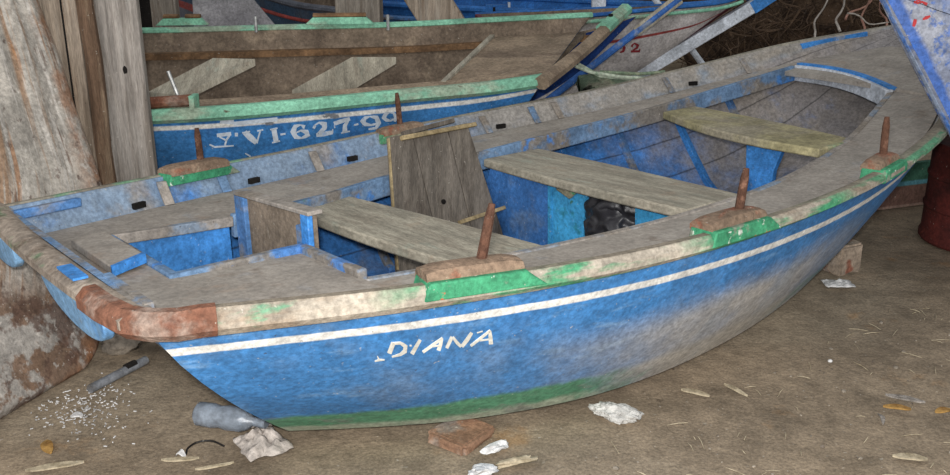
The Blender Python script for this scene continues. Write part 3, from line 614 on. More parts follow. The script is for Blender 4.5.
# the deck edge runs in a low lip
a, b = vcrv(BN, .73) - o2, vcrv(BF, .83) - o2; a = a.lerp(b, .08)
mb = MB(); mb.sweep([a, b], RECT(-.012, .012, -.02, .012)); mb.build('deck_lip', M['thwart'], b2)
p0, p1 = s2((.29, 3.99, .62)), s2((.80, 5.02, .855))
mb = MB(); mb.sweep([p0.lerp(p1, k / 8) + V((0, 0, -.018 * math.sin(math.pi * k / 8))) for k in range(9)], lambda f: RND(-.036, .036, -.045, .014, .3)); eb = mb.build('end_rail', M['brown_wood'], b2)
mb = MB(); q0 = p0.lerp(p1, .70); mb.sweep([q0, p0.lerp(p1, .85), p1 + (p1 - p0) * .01], RND(-.038, .038, -.047, .016, .3)); mb.build('painted_tip', M['mint'], eb)
mb = MB(); mb.tube([p0.lerp(p1, .80) + V((0, 0, .012)), p0.lerp(p1, .80) + V((0, 0, .028))], .012, 10); mb.build('bolt_hole', M['dark'], eb)
for q in (((148, 92), (182, 95), (255, 59), (213, 58)), ((292, 90), (352, 84), (396, 57), (352, 57))):
    pn = [pz(*q[0], .56), pz(*q[1], .56)]; pf = [pz(*q[2], .69), pz(*q[3], .69)]
    mb = MB(); mb.loft([[s2(pn[0]), s2(pn[1]), s2(pn[1]) - V((0, 0, .03)), s2(pn[0]) - V((0, 0, .03))], [s2(pf[1]), s2(pf[0]), s2(pf[0]) - V((0, 0, .03)), s2(pf[1]) - V((0, 0, .03))]]); mb.build('thwart', M['thwart'], b2)
def pad2(p, d, ln, mt_base, mt_cap, pin=None, r=.018, teeth=False):
    p = V(p) - o2; d = V(d).normalized(); q = MB(); la = d.cross(V((0, 0, 1))).normalized()
    pts = [p - d * (ln / 2 + .04), p + d * (ln / 2 + .04), p + d * ln / 2 + V((0, 0, .035)), p - d * ln / 2 + V((0, 0, .035))]
    q.prism([x - la * .03 for x in pts], la * .06); ob = q.build('oarlock_pad', M[mt_base], b2, bevel=.003)
    segs = [(-.5, .5)] if not teeth else [(-.5, -.1), (.1, .5)]
    for a_, c_ in segs:
        q = MB(); q.sweep([p + d * ln * a_ + V((0, 0, .036)), p + d * ln * c_ + V((0, 0, .036))], RND(-.03, .03, -.004, r)); q.build('pad_cap', M[mt_cap], ob)
    if pin:
        q = MB(); t = p + V((0, 0, .03)); q.tube([t, t + V(pin)], .008, 8); q.build('thole_pin', M['metal'], ob)
pad2(pz(183, 25, .785), (1, .12, 0), .18, 'mint', 'rustwood', teeth=True)
pad2(pz(340, 24, .80), (1, .12, 0), .26, 'mint', 'rustwood')
mb = MB(); pa, pb = s2(pz(150, 103, .585)), s2(pz(193, 100, .585)); mb.tube([pa - (pb - pa), pa, pb], .024, 10); ob = mb.build('oarlock_pad', M['rust'], b2)
mb = MB(); t = s2(pz(178, 96, .60)); mb.tube([t, t + V((-.03, 0, .10))], .008, 8); mb.build('thole_pin', M['metal'], ob)
mb = MB(); t = s2(pz(194, 101, .585)); mb.box(t, (.02, .07, .05)); mb.build('pad_end', M['mint'], ob)
for x, y in ((256, 28), (388, 26)):
    mb = MB(); t = s2(pz(x, y, .79)); mb.tube([t - V((0, 0, .02)), t + V((0, 0, .055))], .008, 8); mb.build('thole_pin', M['metal'], b2)
# registration
h2 = bvh_of(m2, Matrix.Translation(o2)); iv2 = Matrix.Translation(-o2)
letters(h2, iv2, 200, 90, 4.75, M['lettering_old'], b2, [
    ('paint_mark', [[(80, 215, 16.2), (148, 207, 16.2)], [(140, 214, 10), (126, 236, 9), (118, 262, 8)], [(92, 222, 6), (124, 238, 8)], [(45, 258, 6), (70, 270, 8), (160, 264, 5)]]),
    ('dot', [[(165, 211, 16.2), (180, 211, 16.2)]]),
    ('letter', [[(212, 200, 24.3), (240, 225, 29.7), (268, 250, 21.6)], [(288, 190, 7), (278, 220, 7), (270, 252, 8)], [(200, 203, 6), (238, 196, 6)], [(272, 194, 6), (300, 188, 6)]]),
    ('letter', [[(350, 183, 24.3), (362, 245, 24.3)], [(333, 188, 6), (368, 180, 6)], [(342, 250, 6), (380, 241, 6)]]),
    ('dash', [[(382, 211, 8), (406, 207, 8)]]),
    ('numeral', [[(478, 165, 5), (452, 172, 18.9), (442, 198, 27), (455, 222, 21.6), (480, 228, 8)], [(478, 165, 5), (494, 172, 16.2), (490, 182, 10)], [(450, 205, 5), (478, 192, 8), (505, 198, 24.3), (512, 214, 21.6), (480, 229, 6)]]),
    ('numeral', [[(538, 172, 16.2), (548, 178, 16.2)], [(540, 170, 5), (565, 154, 8), (592, 162, 27), (590, 182, 21.6), (556, 210, 8)], [(552, 214, 16.2), (590, 208, 21.6), (630, 200, 16.2)], [(630, 204, 5), (630, 185, 5)]]),
    ('numeral', [[(636, 160, 18.9), (670, 148, 18.9), (712, 136, 16.2)], [(638, 165, 6), (640, 180, 6)], [(706, 142, 8), (688, 168, 18.9), (688, 200, 24.3)], [(670, 204, 6), (712, 195, 6)]]),
    ('dash', [[(732, 166, 8), (752, 161, 8)]]),
    ('numeral', [[(838, 160, 9), (812, 166, 9), (785, 162, 18.9), (772, 148, 24.3), (785, 132, 16.2), (806, 125, 5)], [(806, 125, 5), (838, 130, 21.6), (848, 156, 24.3), (836, 180, 12), (800, 186, 8)]]),
    ('numeral', [[(922, 138, 8), (905, 145, 8), (885, 142, 16.2), (872, 130, 21.6), (884, 112, 16.2), (900, 106, 5)], [(900, 106, 5), (918, 108, 10), (930, 125, 18.9), (925, 150, 10)]]),
    ('paint_mark', [[(95, 148, 18.9), (160, 152, 21.6)]]),
    ('paint_mark', [[(160, 160, 18.9), (368, 138, 18.9)]]),
    ('paint_mark', [[(560, 265, 4), (576, 272, 6)]]),
    ('paint_mark', [[(215, 300, 5), (240, 315, 6)]]),
], .002, 2.0)

# ------------------------------------------------------------------ old metal sheet and planks on the left
G1, G2 = pz(0, 425, 0), pz(90, 368, 0)
hd = (G2 - G1).normalized(); lean = V((-hd.y, hd.x, 0)); ndir = (V((0, 0, 1)) + lean * .42).normalized(); sn = hd.cross(ndir).normalized()
redge = [(18, -80), (45, 0), (78, 96), (108, 185), (113, 260), (111, 310), (106, 340), (97, 358), (84, 372)]
rt_ = [ppl(x, y, G1, sn) for x, y in redge]
lt_ = [ppl(x, y, G1, sn) for x, y in ((-210, -110), (-205, -20), (-200, 70), (-200, 170), (-200, 260), (-200, 330), (-200, 400), (-200, 470), (-200, 548))]
mb = MB(); RI = []; nr = 48; ncx = 60
for i in range(nr + 1):
    a, b = vcrv(lt_, i / nr), vcrv(rt_, i / nr); row = []
    for j in range(ncx + 1):
        f = j / ncx; p = a.lerp(b, f); h = i / nr
        rid = .007 * math.sin(2 * math.pi * 9 * f) * max(0, 1 - h * 1.6)
        rim = -.05 * max(0, (h - .93) / .07) ** 2 - .03 * max(0, (f - .96) / .04) ** 2
        row.append(p + sn * (rid + rim + .01 * noise.noise(p * 3) + .003 * noise.noise(p * 14)))
    RI.append(row)
orr = V(((lt_[-1] + rt_[-1]) / 2).to_tuple()); orr.z = 0
ring = [r + [p - sn * .008 for p in reversed(r)] for r in RI]
nn = len(ring[0])
def uvs_(i, j): jj = j if j <= ncx else nn - 1 - j; return (jj / ncx, 1 - i / nr)
mb.loft(ring, uvf=uvs_); tag(mb.build('metal_sheet', M['sheet'], smooth=50, org=orr), 'big rusty ribbed metal sheet leaning at the left edge behind the stern', 'metal sheet')
def upright(name, label, cat, x0, x1, Y, ztop, mt, th=.035, dx=0, edge=None, group=None, y0=100):
    a, b = py(x0, y0, Y).x, py(x1, y0, Y).x; mb = MB(); rings = []
    for i in range(13):
        z = ztop * i / 12 - .004; j = .006 * noise.noise(V((x0, z * 2, 1))); k = .006 * noise.noise(V((x1, z * 2, 4))); s_ = dx * z
        rings.append([V((a + j + s_, Y, z)), V((b + k + s_, Y, z)), V((b + k + s_, Y + th, z)), V((a + j + s_, Y + th, z))])
    mb.loft(rings); o_ = V(((a + b) / 2, Y, 0)); 
    if edge:
        e = empty(name, label, cat, loc=o_); mb2 = MB(); mb2.add([p - o_ for p in mb.v], mb.f); mb2.build('plank', mt, e, bevel=.004)
        return e, o_
    ob = mb.build(name, mt, bevel=.004, org=o_); tag(ob, label, cat, group); return ob
e, o_ = upright('wooden_plank', 'brown upright plank with a bark edge between the rusty sheet and the grey plank', 'plank', 40, 88, 3.22, 1.95, M['plank'], edge=True)
b0 = py(87, 100, 3.22).x; mb = MB(); mb.sweep([V((b0 + .03, 3.235, -.004 + 1.954 * i / 12)) - o_ + V((.006 * math.sin(i * 1.7), .004 * math.sin(i), 0)) for i in range(13)], RND(-.03, .025, -.02, .025), up=(0, 1, 0)); mb.build('bark_edge', M['bark'], e)
mb = MB(); xs_ = py(74, 100, 3.22).x; mb.box(V((xs_, 3.2195, .97)) - o_, (.006, .004, 1.9)); mb.build('split', M['dark'], e)
e, o_ = upright('wooden_plank', 'grey upright plank with a dark knot, right in front of the second boat', 'plank', 103, 147, 3.285, 1.95, M['plank_g'], edge=True)
k_ = py(125, 70, 3.283) - o_; mb = MB(); mb.blob(k_, (.008, .004, .014), 1, .2, sub=2); mb.build('knot', M['dark'], e)

# ------------------------------------------------------------------ boats and timber at the back
# white hulled boat
NS3 = [(0.05, 5.48, 0.735), (0.2, 5.52, 0.745), (0.45, 5.55, 0.755), (0.75, 5.6, 0.775), (1.2, 5.69, 0.81), (1.5, 5.76, 0.835), (1.68, 5.86, 0.875)]
FS3 = [(0.0, 6.46, 0.71), (0.2, 6.46, 0.72), (0.45, 6.44, 0.73), (0.75, 6.38, 0.75), (1.2, 6.2, 0.785), (1.5, 6.02, 0.82), (1.72, 5.92, 0.85)]
NC3 = [(.0, 5.66, .04), (.1, 5.68, .04), (.2, 5.7, .05), (.3, 5.72, .07), (.5, 5.75, .14), (.8, 5.78, .27), (1.1, 5.82, .44)]
FC3 = [(.0, 6.2, .04), (.1, 6.2, .04), (.2, 6.16, .05), (.3, 6.1, .07), (.5, 6.0, .14), (.8, 5.92, .27), (1.12, 5.88, .44)]
b3, m3, o3, r3 = boat_from('rowing_boat', 'white hulled boat with a thin red stripe and the red figures 92 near its bow', NS3, NC3, FC3, FS3, [M['hull3'], M['brown_in']], (.8, 6, 0),
      rails=[(NS3, M['hull4'], RND(-.02, .02, -.015, .01)), (FS3, M['hull4'], RND(-.02, .02, -.015, .01))])
mb = MB(); mb.sweep([vcrv(NS3, .45 + .53 * k / 10) - o3 + V((0, -.02, -.035)) for k in range(11)], RND(-.008, .008, -.010, .010)); mb.build('rub_strip', M['mint'], b3)
sp = [V((.55, 5.80, .03)), V((.80, 5.82, .25)), V((1.12, 5.84, .44)), V((1.45, 5.85, .64)), V((1.74, 5.86, .815)), V((1.80, 5.86, .855))]
mb = MB(); mb.sweep([p - o3 for p in sp], RECT(-.045, .03, -.035, .035), up=(0, 1, 0)); stm = mb.build('stem_post', M['white'], b3, bevel=.006)
mb = MB(); mb.sweep([V((1.72, 5.86, .80)) - o3, V((1.86, 5.86, .895)) - o3], RECT(-.046, .031, -.037, .037), up=(0, 1, 0)); mb.build('painted_tip', M['blue'], stm)
h3 = bvh_of(m3, Matrix.Translation(o3)); iv3 = Matrix.Translation(-o3)
letters(h3, iv3, 520, 40, 5.94, M['darkred'], b3, [
    ('numeral', [[(592, 74, 6), (612, 66, 14), (620, 45, 16), (612, 28, 8)], [(612, 28, 6), (598, 24, 8), (590, 36, 12), (600, 50, 6)]]),
    ('numeral', [[(660, 34, 12), (670, 36, 12)], [(662, 30, 5), (680, 20, 8), (700, 30, 18), (694, 46, 12), (668, 62, 6)], [(658, 68, 12), (712, 66, 12)], [(710, 66, 5), (712, 52, 5)]]),
], .003, 1.5)
# blue pole crossing the white hull, white pole behind it, white batten
def pole(name, label, cat, a, b, r, mt, sec=None, group=None):
    a, b = V(a), V(b); mb = MB(); o_ = V((a.x, a.y, min(a.z, b.z)))
    mb.tube([a.lerp(b, k / 6) + V((0, 0, .004 * math.sin(k))) for k in range(7)], r, 10)
    return tag(mb.build(name, mt, org=o_), label, cat, group)
p0, p1 = py(512, 128, 4.98), py(680, -2, 5.12); d = p1 - p0
if p0.z > .01: p0 = p0 - d * ((p0.z) / d.z)
e = empty('oar', 'blue painted oar slanting across the white hull', 'oar', loc=p0)
mb = MB(); mb.tube([(p1 - p0) * k / 8 for k in range(9)], [.02] * 9, 10); mb.build('shaft', M['pole'], e)
mb = MB(); mb.sweep([(p1 - p0) * k for k in (.80, .84, .92, 1.0)], lambda f: RND(-.026 - .006 * f, .026 + .006 * f, -.014, .014), up=(0, 1, 0)); mb.build('blade', M['thwart'], e, bevel=.003)
p0, p1 = py(722, 92, 6.35), py(640, -22, 6.75); d = p1 - p0; p0 = p0 - d * (p0.z / d.z)
pole('wooden_pole', 'thin white pole leaning behind the white boat\'s bow', 'pole', p0, p1, .022, M['white'])
# navy hull between the second boat's end rail and the oar
NS4 = [(.15, 5.24, .64), (.3, 5.26, .65), (.5, 5.28, .67), (.7, 5.31, .71), (.92, 5.35, .78)]
FS4 = [(.15, 5.44, .64), (.3, 5.44, .65), (.5, 5.43, .67), (.7, 5.41, .71), (.93, 5.39, .78)]
NC4 = [(.1, 5.29, .01), (.15, 5.31, .02), (.25, 5.33, .1), (.36, 5.34, .2), (.48, 5.36, .33)]
FC4 = [(.1, 5.40, .01), (.15, 5.40, .02), (.25, 5.40, .1), (.36, 5.39, .2), (.49, 5.38, .33)]
boat_from('small_boat', 'narrow navy blue hull with red bottom wedged behind the mint green end rail', NS4, NC4, FC4, FS4, [M['navy'], M['brown_in']], (.4, 5.35, 0), bulge=.01, th=.012)
# blue boat far behind
NS5 = [(-.95, 7.62, .73), (-.85, 7.56, .72), (-.76, 7.5, .715), (.19, 7.0, .70), (.92, 6.75, .69), (1.5, 6.8, .72)]
FS5 = [(-.6, 8.5, .76), (-.5, 8.4, .75), (-.4, 8.3, .74), (.5, 7.9, .73), (1.1, 7.4, .73), (1.56, 6.9, .74)]
NC5 = [(-.85, 7.85, .03), (-.78, 7.8, .02), (-.7, 7.75, .01), (.2, 7.3, .01), (.75, 7.0, .1), (1.2, 6.9, .3)]
FC5 = [(-.65, 8.25, .03), (-.58, 8.2, .02), (-.5, 8.1, .01), (.4, 7.7, .01), (.9, 7.25, .1), (1.25, 6.95, .3)]
b5, m5, o5, r5 = boat_from('rowing_boat', 'bright blue boat far back behind the leaning post', NS5, NC5, FC5, FS5, [M['hull4'], M['hull4']], (.3, 7.6, 0), rails=[(NS5, M['hull4'], RND(-.03, .04, -.03, .02)), (FS5, M['hull4'], RND(-.03, .04, -.03, .02))])
mb = MB(); mb.sweep([vcrv(NS5, k / 20) - o5 + V((-.03, -.05, -.10)) for k in range(21)], RND(-.02, .03, -.02, .02)); mb.build('rub_strip', M['dullblue'], b5)
for x, y, Y in ((497, 8, 7.03), (580, 14, 6.78)):
    p = py(x, y, Y) - o5; mb = MB(); mb.box(p + V((0, 0, -.01)), (.17, .07, .07)); ob = mb.build('oarlock_pad', M['hull4'], b5, bevel=.004)
    mb = MB(); mb.box(p + V((.09, 0, -.005)), (.018, .08, .09)); mb.build('pad_end', M['white'], ob)
p = py(494, 23, 6.7) - o5; mb = MB(); mb.tube([p, p + V((0, 0, .11))], .009, 8); mb.box(p, (.22, .06, .02)); mb.build('oarlock_bracket', M['dark'], b5)
# slate boat with red top, top left
NS6 = [(-2.6, 8.0, .96), (-2.2, 7.6, .92), (-1.75, 7.2, .84), (-1.3, 6.8, .76), (-.95, 6.5, .74)]
FS6 = [(-2.2, 8.6, .96), (-1.8, 8.2, .92), (-1.4, 7.8, .86), (-1.0, 7.3, .80), (-.8, 6.6, .76)]
NC6 = [(-2.5, 8.15, .2), (-2.1, 7.8, .06), (-1.7, 7.4, .02), (-1.3, 7.0, .06), (-1.05, 6.65, .2)]
FC6 = [(-2.3, 8.4, .2), (-1.95, 8.05, .06), (-1.55, 7.65, .02), (-1.15, 7.2, .06), (-.95, 6.7, .2)]
b6, m6, o6, r6 = boat_from('rowing_boat', 'slate grey boat with red rail at the top left behind the pale sheet', NS6, NC6, FC6, FS6, [M['hull5'], M['brown_in']], (-1.6, 7.5, 0), rails=[(NS6, M['hull5'], RND(-.03, .03, -.03, .015)), (FS6, M['redwood'], RND(-.03, .05, -.06, .06))])
mb = MB(); mb.sweep([vcrv(NS6, k / 16) - o6 + V((-.03, -.04, -.10)) for k in range(17)], RND(-.012, .016, -.012, .012)); mb.build('rub_strip', M['redwood'], b6)
# pale sheet, posts
q = [py(196, 40, 5.6), py(296, 40, 5.6), py(252, -4, 5.9), py(196, -40, 5.9)]
lo = [V((q[0].x - .05, 5.66, 0)), V((q[1].x + .42, 5.66, 0))]
mb = MB(); o_ = V((lo[0].x, 5.66, 0)); mb.prism([p - o_ for p in (lo[0], lo[1], V((q[2].x, 5.85, q[2].z)), V((q[3].x - .05, 5.85 + .09, q[3].z)))], (0, .03, .0))
mb.v = [p + o_ for p in mb.v]; tag(mb.build('panel_board', M['pale'], bevel=.003, org=o_), 'large pale grey sheet leaning behind the second boat at the top left', 'panel')
mb = MB(); mb.box((-1.9, 5.75, .9), (.16, .06, 1.8)); o_ = V((-1.9, 5.75, 0)); tag(mb.build('wooden_post', M['post'], bevel=.006, org=o_), 'pale cracked post beside the grey plank at the top left', 'post')
mb = MB(); mb.box((-2.1, 5.95, .9), (.34, .05, 1.8)); tag(mb.build('wall_board', M['dark'], bevel=.006, org=(-2.1, 5.95, 0)), 'dark board just right of the grey upright plank at the top left', 'board')
ob = upright('wooden_post', 'square weathered post standing in front of the far blue boat', 'post', 335, 380, 5.35, 1.7, M['post'], th=.2, y0=10)
a_, b_ = py(446, 27, 5.1), py(416, -20, 5.1); d = (a_ - b_); a0 = a_ + d * (a_.z / -d.z)
mb = MB(); mb.sweep([a0, a_, b_ - d * .8], RECT(-.11, .11, -.05, .05), up=(0, 1, 0)); tag(mb.build('wooden_post', M['plank'], bevel=.006, org=V((a0.x, a0.y, 0))), 'leaning timber post slanting up to the left behind the second boat', 'post')
ob = upright('wooden_post', 'slim whitish post above the mint green end rail', 'post', 592, 606, 6.58, 1.5, M['white'], th=.06, y0=5)

# ------------------------------------------------------------------ brushwood and roots, net
mb = MB(); random.seed(11)
mb.blob((3.9, 8.7, .3), (1.9, 1.2, 1.1), 4, .3, 2, 4)
for i in range(1000):
    x = random.uniform(1.85, 4.8); y = random.uniform(7.0, 8.0); z = random.uniform(0.0, 1.35)
    p = V((x, y, z)); d = V((random.uniform(-1, 1), random.uniform(-.4, .4), random.uniform(-.8, .8))).normalized() * random.uniform(.06, .2); path = [p]
    for k in range(4):
        d = d + V((random.uniform(-1, 1), random.uniform(-.5, .5), random.uniform(-1, 1))) * .06; path.append(path[-1] + d)
    path = [V((q.x, q.y, max(q.z, .01))) for q in path]
    mb.tube(path, [.010, .009, .007, .006, .003] if random.random() < .25 else [.005, .005, .004, .003, .002], 5)
tag(mb.build('brushwood', M['brush'], smooth=60, org=(2.6, 7.6, 0)), 'tangle of dark dry brushwood behind the white bow, top right', 'brushwood', kind='stuff')
random.seed(5)
def root(px0, px1, Y, r, mt, label, grp=None):
    a, b = py(*px0, Y), py(*px1, Y + .1); mb = MB(); path = []
    a = V((a.x, a.y, a.z))
    for k in range(9):
        f = k / 8; path.append(a.lerp(b, f) + V((.018 * math.sin(f * 7 + px0[0]), .02 * math.sin(f * 5), .02 * math.sin(f * 6 + 1))))
    c = b + (b - a) * .2; path.append(V((c.x, c.y + .2, c.z)))
    mb.tube(path, [r * (1 - .05 * k) for k in range(10)], 7)
    return tag(mb.build('root', M[mt], org=(a.x, a.y, a.z)), label, 'root', grp)
RG = 'bare roots hanging over the brushwood'
root((812, 40), (826, -6), 6.6, .008, 'root_w', 'pale bent root over the brushwood, leftmost of the pale roots', RG)
root((838, 34), (842, -6), 6.7, .010, 'root_w', 'thick whitish root hanging over the brushwood left of the pink roots', RG)
root((862, 36), (868, -8), 6.5, .009, 'root_p', 'pinkish root hanging straight above the blue boat\'s bow', RG)
root((845, 22), (876, -8), 6.8, .009, 'root_p', 'pinkish root slanting up to the right beside the faded blue hull', RG)
root((886, 30), (880, -8), 6.4, .008, 'root_p', 'thin pinkish root closest to the faded blue hull', RG)
root((848, 16), (886, 24), 6.15, .006, 'root_w', 'thin pale root lying level over the pinkish roots', RG)
# net heap
e = empty('fishing_net', 'green fishing net heaped between the second boat and the white hull', 'net', loc=(.78, 4.76, 0))
mb = MB()
gx = [(-.24 + .80 * i / 22) for i in range(23)]; gy = [(-.17 + .34 * j / 10) for j in range(11)]; vs = []
for x in gx:
    for y in gy:
        z = .53 - .12 * abs(x + .15) - .30 * max(0, abs(y) - .06) + .05 * noise.noise(V((x * 6, y * 6, 2))) + .03 * noise.noise(V((x * 14, y * 14, 5)))
        vs.append((x, y, z))
mb.add(vs, [(i * 11 + j, i * 11 + j + 1, (i + 1) * 11 + j + 1, (i + 1) * 11 + j) for i in range(22) for j in range(10)])
ob = mb.build('mesh_folds', M['net'], e); md = ob.modifiers.new('thick', 'SOLIDIFY'); md.thickness = .35; md.offset = -1
for k, pts in enumerate((((575, 66), (590, 72), (620, 77), (655, 79), (690, 76)), ((578, 64), (600, 76), (640, 80)), ((600, 72), (640, 74), (665, 72)), ((588, 70), (606, 84), (622, 92)))):
    mb = MB(); mb.tube([py(x, y, 4.58 + .02 * k) - V((.78, 4.76, 0)) for x, y in pts], .009, 7); mb.build('rope', M['rope' if k < 2 else 'net'], e)

# ------------------------------------------------------------------ faded blue hull at the right on a drum, painted plank
S1, S2_ = py(866, -34, 2.95), py(974, 176, 2.92)
D_ = V((.93, .36, 0)).normalized(); W_ = V((.36, -.93, 0))
def st6(p, s_, w, dz=0): return p + D_ * s_ + W_ * w + V((0, 0, dz))
NS7 = [st6(S1, s_, w, dz) for s_, w, dz in ((0, .012, 0), (.3, .16, -.02), (.7, .30, -.05), (1.2, .40, -.08), (1.8, .42, -.08))]
FS7 = [st6(S1, s_, -w, dz) for s_, w, dz in ((0, .012, 0), (.3, .16, -.02), (.7, .30, -.05), (1.2, .40, -.08), (1.8, .42, -.08))]
NC7 = [st6(S2_, s_, w, dz) for s_, w, dz in ((0, .012, 0), (.25, .07, -.03), (.55, .16, -.035), (1.0, .24, -.035), (1.5, .26, -.035))]
FC7 = [st6(S2_, s_, -w, dz) for s_, w, dz in ((0, .012, 0), (.25, .07, -.03), (.55, .16, -.035), (1.0, .24, -.035), (1.5, .26, -.035))]
e7, m7, o7, r7 = boat_from('small_boat', 'faded blue hull with red marks propped up at the right edge', NS7[::-1], NC7[::-1], FC7[::-1], FS7[::-1], [M['hull6'], M['brown_in']], (S2_.x + .8, S2_.y + .3, 0), bulge=.01)
mb = MB(); a, b = S1 - o7, S2_ - o7; d = (b - a); mb.sweep([a - d * .02, a.lerp(b, .5), b + d * .03], RECT(-.003, .004, -.008, .008), up=(W_ + D_ * .2).normalized()); mb.build('stem_post', M['pole'], e7, bevel=.003)
h7 = bvh_of(m7, Matrix.Translation(o7)); iv7 = Matrix.Translation(-o7); mb = MB()
letters(h7, iv7, 860, 0, 6.79, M['redpaint'], e7, [
    ('red_mark', [[(365, 12, 18), (395, 20, 16), (420, 12, 14), (455, 30, 22)], [(380, 5, 8), (410, 2, 10)]]),
    ('red_mark', [[(425, 132, 10), (450, 120, 24), (476, 108, 10)]]),
    ('red_mark', [[(375, 130, 20), (370, 155, 24), (362, 180, 16)]]),
], .002)
letters(h7, iv7, 860, 0, 6.79, M['dark'], e7, [('plank_seam', [[(318, -4, 3), (420, 28, 4), (520, 68, 4), (611, 98, 4)]])], .002)
keel = min(p.z for p in NC7)
# drum
c = V((2.13, 3.62, 0)); mb = MB(); r = .255; hgt = keel - .006
prof = [(0, 0), (r * .97, 0), (r, .01), (r, .03), (r * .975, .04), (r * .975, hgt * .33), (r, hgt * .35), (r, hgt * .37), (r * .975, hgt * .39), (r * .975, hgt * .64), (r, hgt * .66), (r, hgt * .68), (r * .975, hgt * .7), (r * .975, hgt - .03), (r, hgt - .02), (r, hgt), (r * .94, hgt), (r * .93, hgt - .012), (0, hgt - .012)]
mb.loft([[c + V((q * math.cos(t), q * math.sin(t), z)) for t in [2 * math.pi * k / 36 for k in range(36)]] for q, z in prof], caps=False)
ed = empty('drum', 'dark red steel drum under the faded blue hull at the right edge', 'drum', loc=c)
m_ = MB(); m_.add([p - c for p in mb.v], mb.f); m_.build('barrel', M['drum'], ed)
mb = MB(); mb.tube([V((.1, -.1, hgt - .014)), V((.1, -.1, hgt - .002))], .025, 12); mb.build('bung', M['rust'], ed)
# painted plank on edge under the bow
a, b = pz(820, 200, .0), V((3.3, 4.62, 0)); a = V((1.72, 4.02, 0)); d = (b - a).normalized(); mb = MB()
secp = [(0, 0), (0, .10), (0, .125), (0, .21), (.03, .21), (.03, 0)]
la = V((-d.y, d.x, 0)); rings = [[a + d * (b - a).length * f + la * q + V((0, 0, z)) for q, z in secp] for f in (0, .25, .5, .75, 1)]
vv = [0, .48, .6, 1, 1, 0, 0]
mb.loft(rings, uvf=lambda i, j: (i / 4, vv[j])); tag(mb.build('painted_plank', M['greenplank'], org=(2.3, 4.2, 0)), 'long green and brown-red painted plank on edge under the blue boat\'s bow', 'plank')

# ------------------------------------------------------------------ things on the ground
def rockp(name, label, cat, px, d, seed, mt, amp=.25, rot=0, sub=3, sink=.25, group=None, facet=0, tilt=0):
    p = pz(*px, 0); M_ = Matrix.Rotation(rot, 3, 'Z') @ Matrix.Rotation(tilt, 3, 'Y')
    c = V((p.x, p.y, d[2] * (1 - sink))); mb = MB(); mb.blob(c, d, seed, amp, 1.4, sub, M_, facet)
    return tag(mb.build(name, M[mt], smooth=40, org=(p.x, p.y, 0)), label, cat, group)
# brick chocks under the keel
def brick(px, d, rot, label, mt='stone', tilt=0):
    p = pz(*px, 0); M_ = Matrix.Rotation(rot, 3, 'Z') @ Matrix.Rotation(tilt, 3, 'X'); bm = bmesh.new(); bmesh.ops.create_cube(bm, size=1); bmesh.ops.bevel(bm, geom=bm.edges[:], offset=.07, segments=2, affect='EDGES'); bmesh.ops.subdivide_edges(bm, edges=bm.edges[:], cuts=3, use_grid_fill=True)
    vs = []
    for q in bm.verts:
        w = q.co.copy(); w = w * (1 + .10 * noise.noise(w * 3 + V(px + (0,)))); vs.append(M_ @ V((w.x * d[0], w.y * d[1], w.z * d[2])) + V((p.x, p.y, d[2] / 2 - .008)))
    mb = MB(); mb.add(vs, [[q.index for q in f.verts] for f in bm.faces]); bm.index_update if False else None; bm.free()
    return tag(mb.build('stone_block', M[mt], smooth=30, org=(p.x, p.y, 0)), label, 'block')
brick((462, 436), (.13, .12, .028), .9, 'reddish broken block half under the hull below the DIANA name')
brick((838, 268), (.12, .12, .12), .5, 'square tan block under the bow end of the blue boat', 'tanstone')
rockp('foam_chunk', 'rough white foam chunk lying against the middle of the hull', 'foam', (617, 418), (.062, .034, .02), 5, 'foam', .5, -.5, 4)
rockp('plaster_shard', 'white curved shard beside the reddish block, nearest the hull', 'shard', (496, 450), (.034, .013, .010), 6, 'whitestone', .7, .5, 3)
rockp('plaster_shard', 'long pale flat shard right of the white ones', 'shard', (518, 463), (.052, .012, .008), 8, 'chip', .6, .35, 3)
rockp('plaster_shard', 'white shard cut by the bottom edge of the picture', 'shard', (482, 474), (.036, .02, .012), 9, 'whitestone', .7, .2, 3)
# white rag by bow block
def rag(name, label, px, sx, sy, h, mt, seed, rot=0, cat='rag'):
    p = pz(*px, 0); mb = MB(); n = 16; vs = []; Rm = Matrix.Rotation(rot, 3, 'Z')
    for i in range(n + 1):
        for j in range(n + 1):
            x, y = i / n - .5, j / n - .5; r = 1 + .45 * noise.noise(V((math.atan2(y, x) * 1.2, seed, 0)))
            z = h * (.5 + .9 * noise.noise(V((x * 5, y * 5, seed))) + .5 * abs(noise.noise(V((x * 10, y * 10, seed + 3))))) * (1 - 3.2 * max(x * x, y * y))
            vs.append(Rm @ V((x * sx * r, y * sy * r, 0)) + V((p.x, p.y, max(z, .0) + .002)))
    mb.add(vs, [(i * (n + 1) + j, (i + 1) * (n + 1) + j, (i + 1) * (n + 1) + j + 1, i * (n + 1) + j + 1) for i in range(n) for j in range(n)])
    ob = mb.build(name, M[mt], smooth=60, org=(p.x, p.y, 0)); s_ = ob.modifiers.new('thick', 'SOLIDIFY'); s_.thickness = .003; s_.offset = 1
    return tag(ob, label, cat)
rag('rag', 'small white rag on the ground in front of the square tan block', (838, 285), .10, .07, .015, 'whitestone', 4)
rag('rag', 'crumpled pale rag beside the cloudy plastic bottle under the stern', (262, 446), .11, .13, .035, 'rag', 2, .6)
rag('rag', 'small pale rag lying against the lower hull corner by the bottle', (258, 424), .07, .05, .03, 'rag', 7, .2)
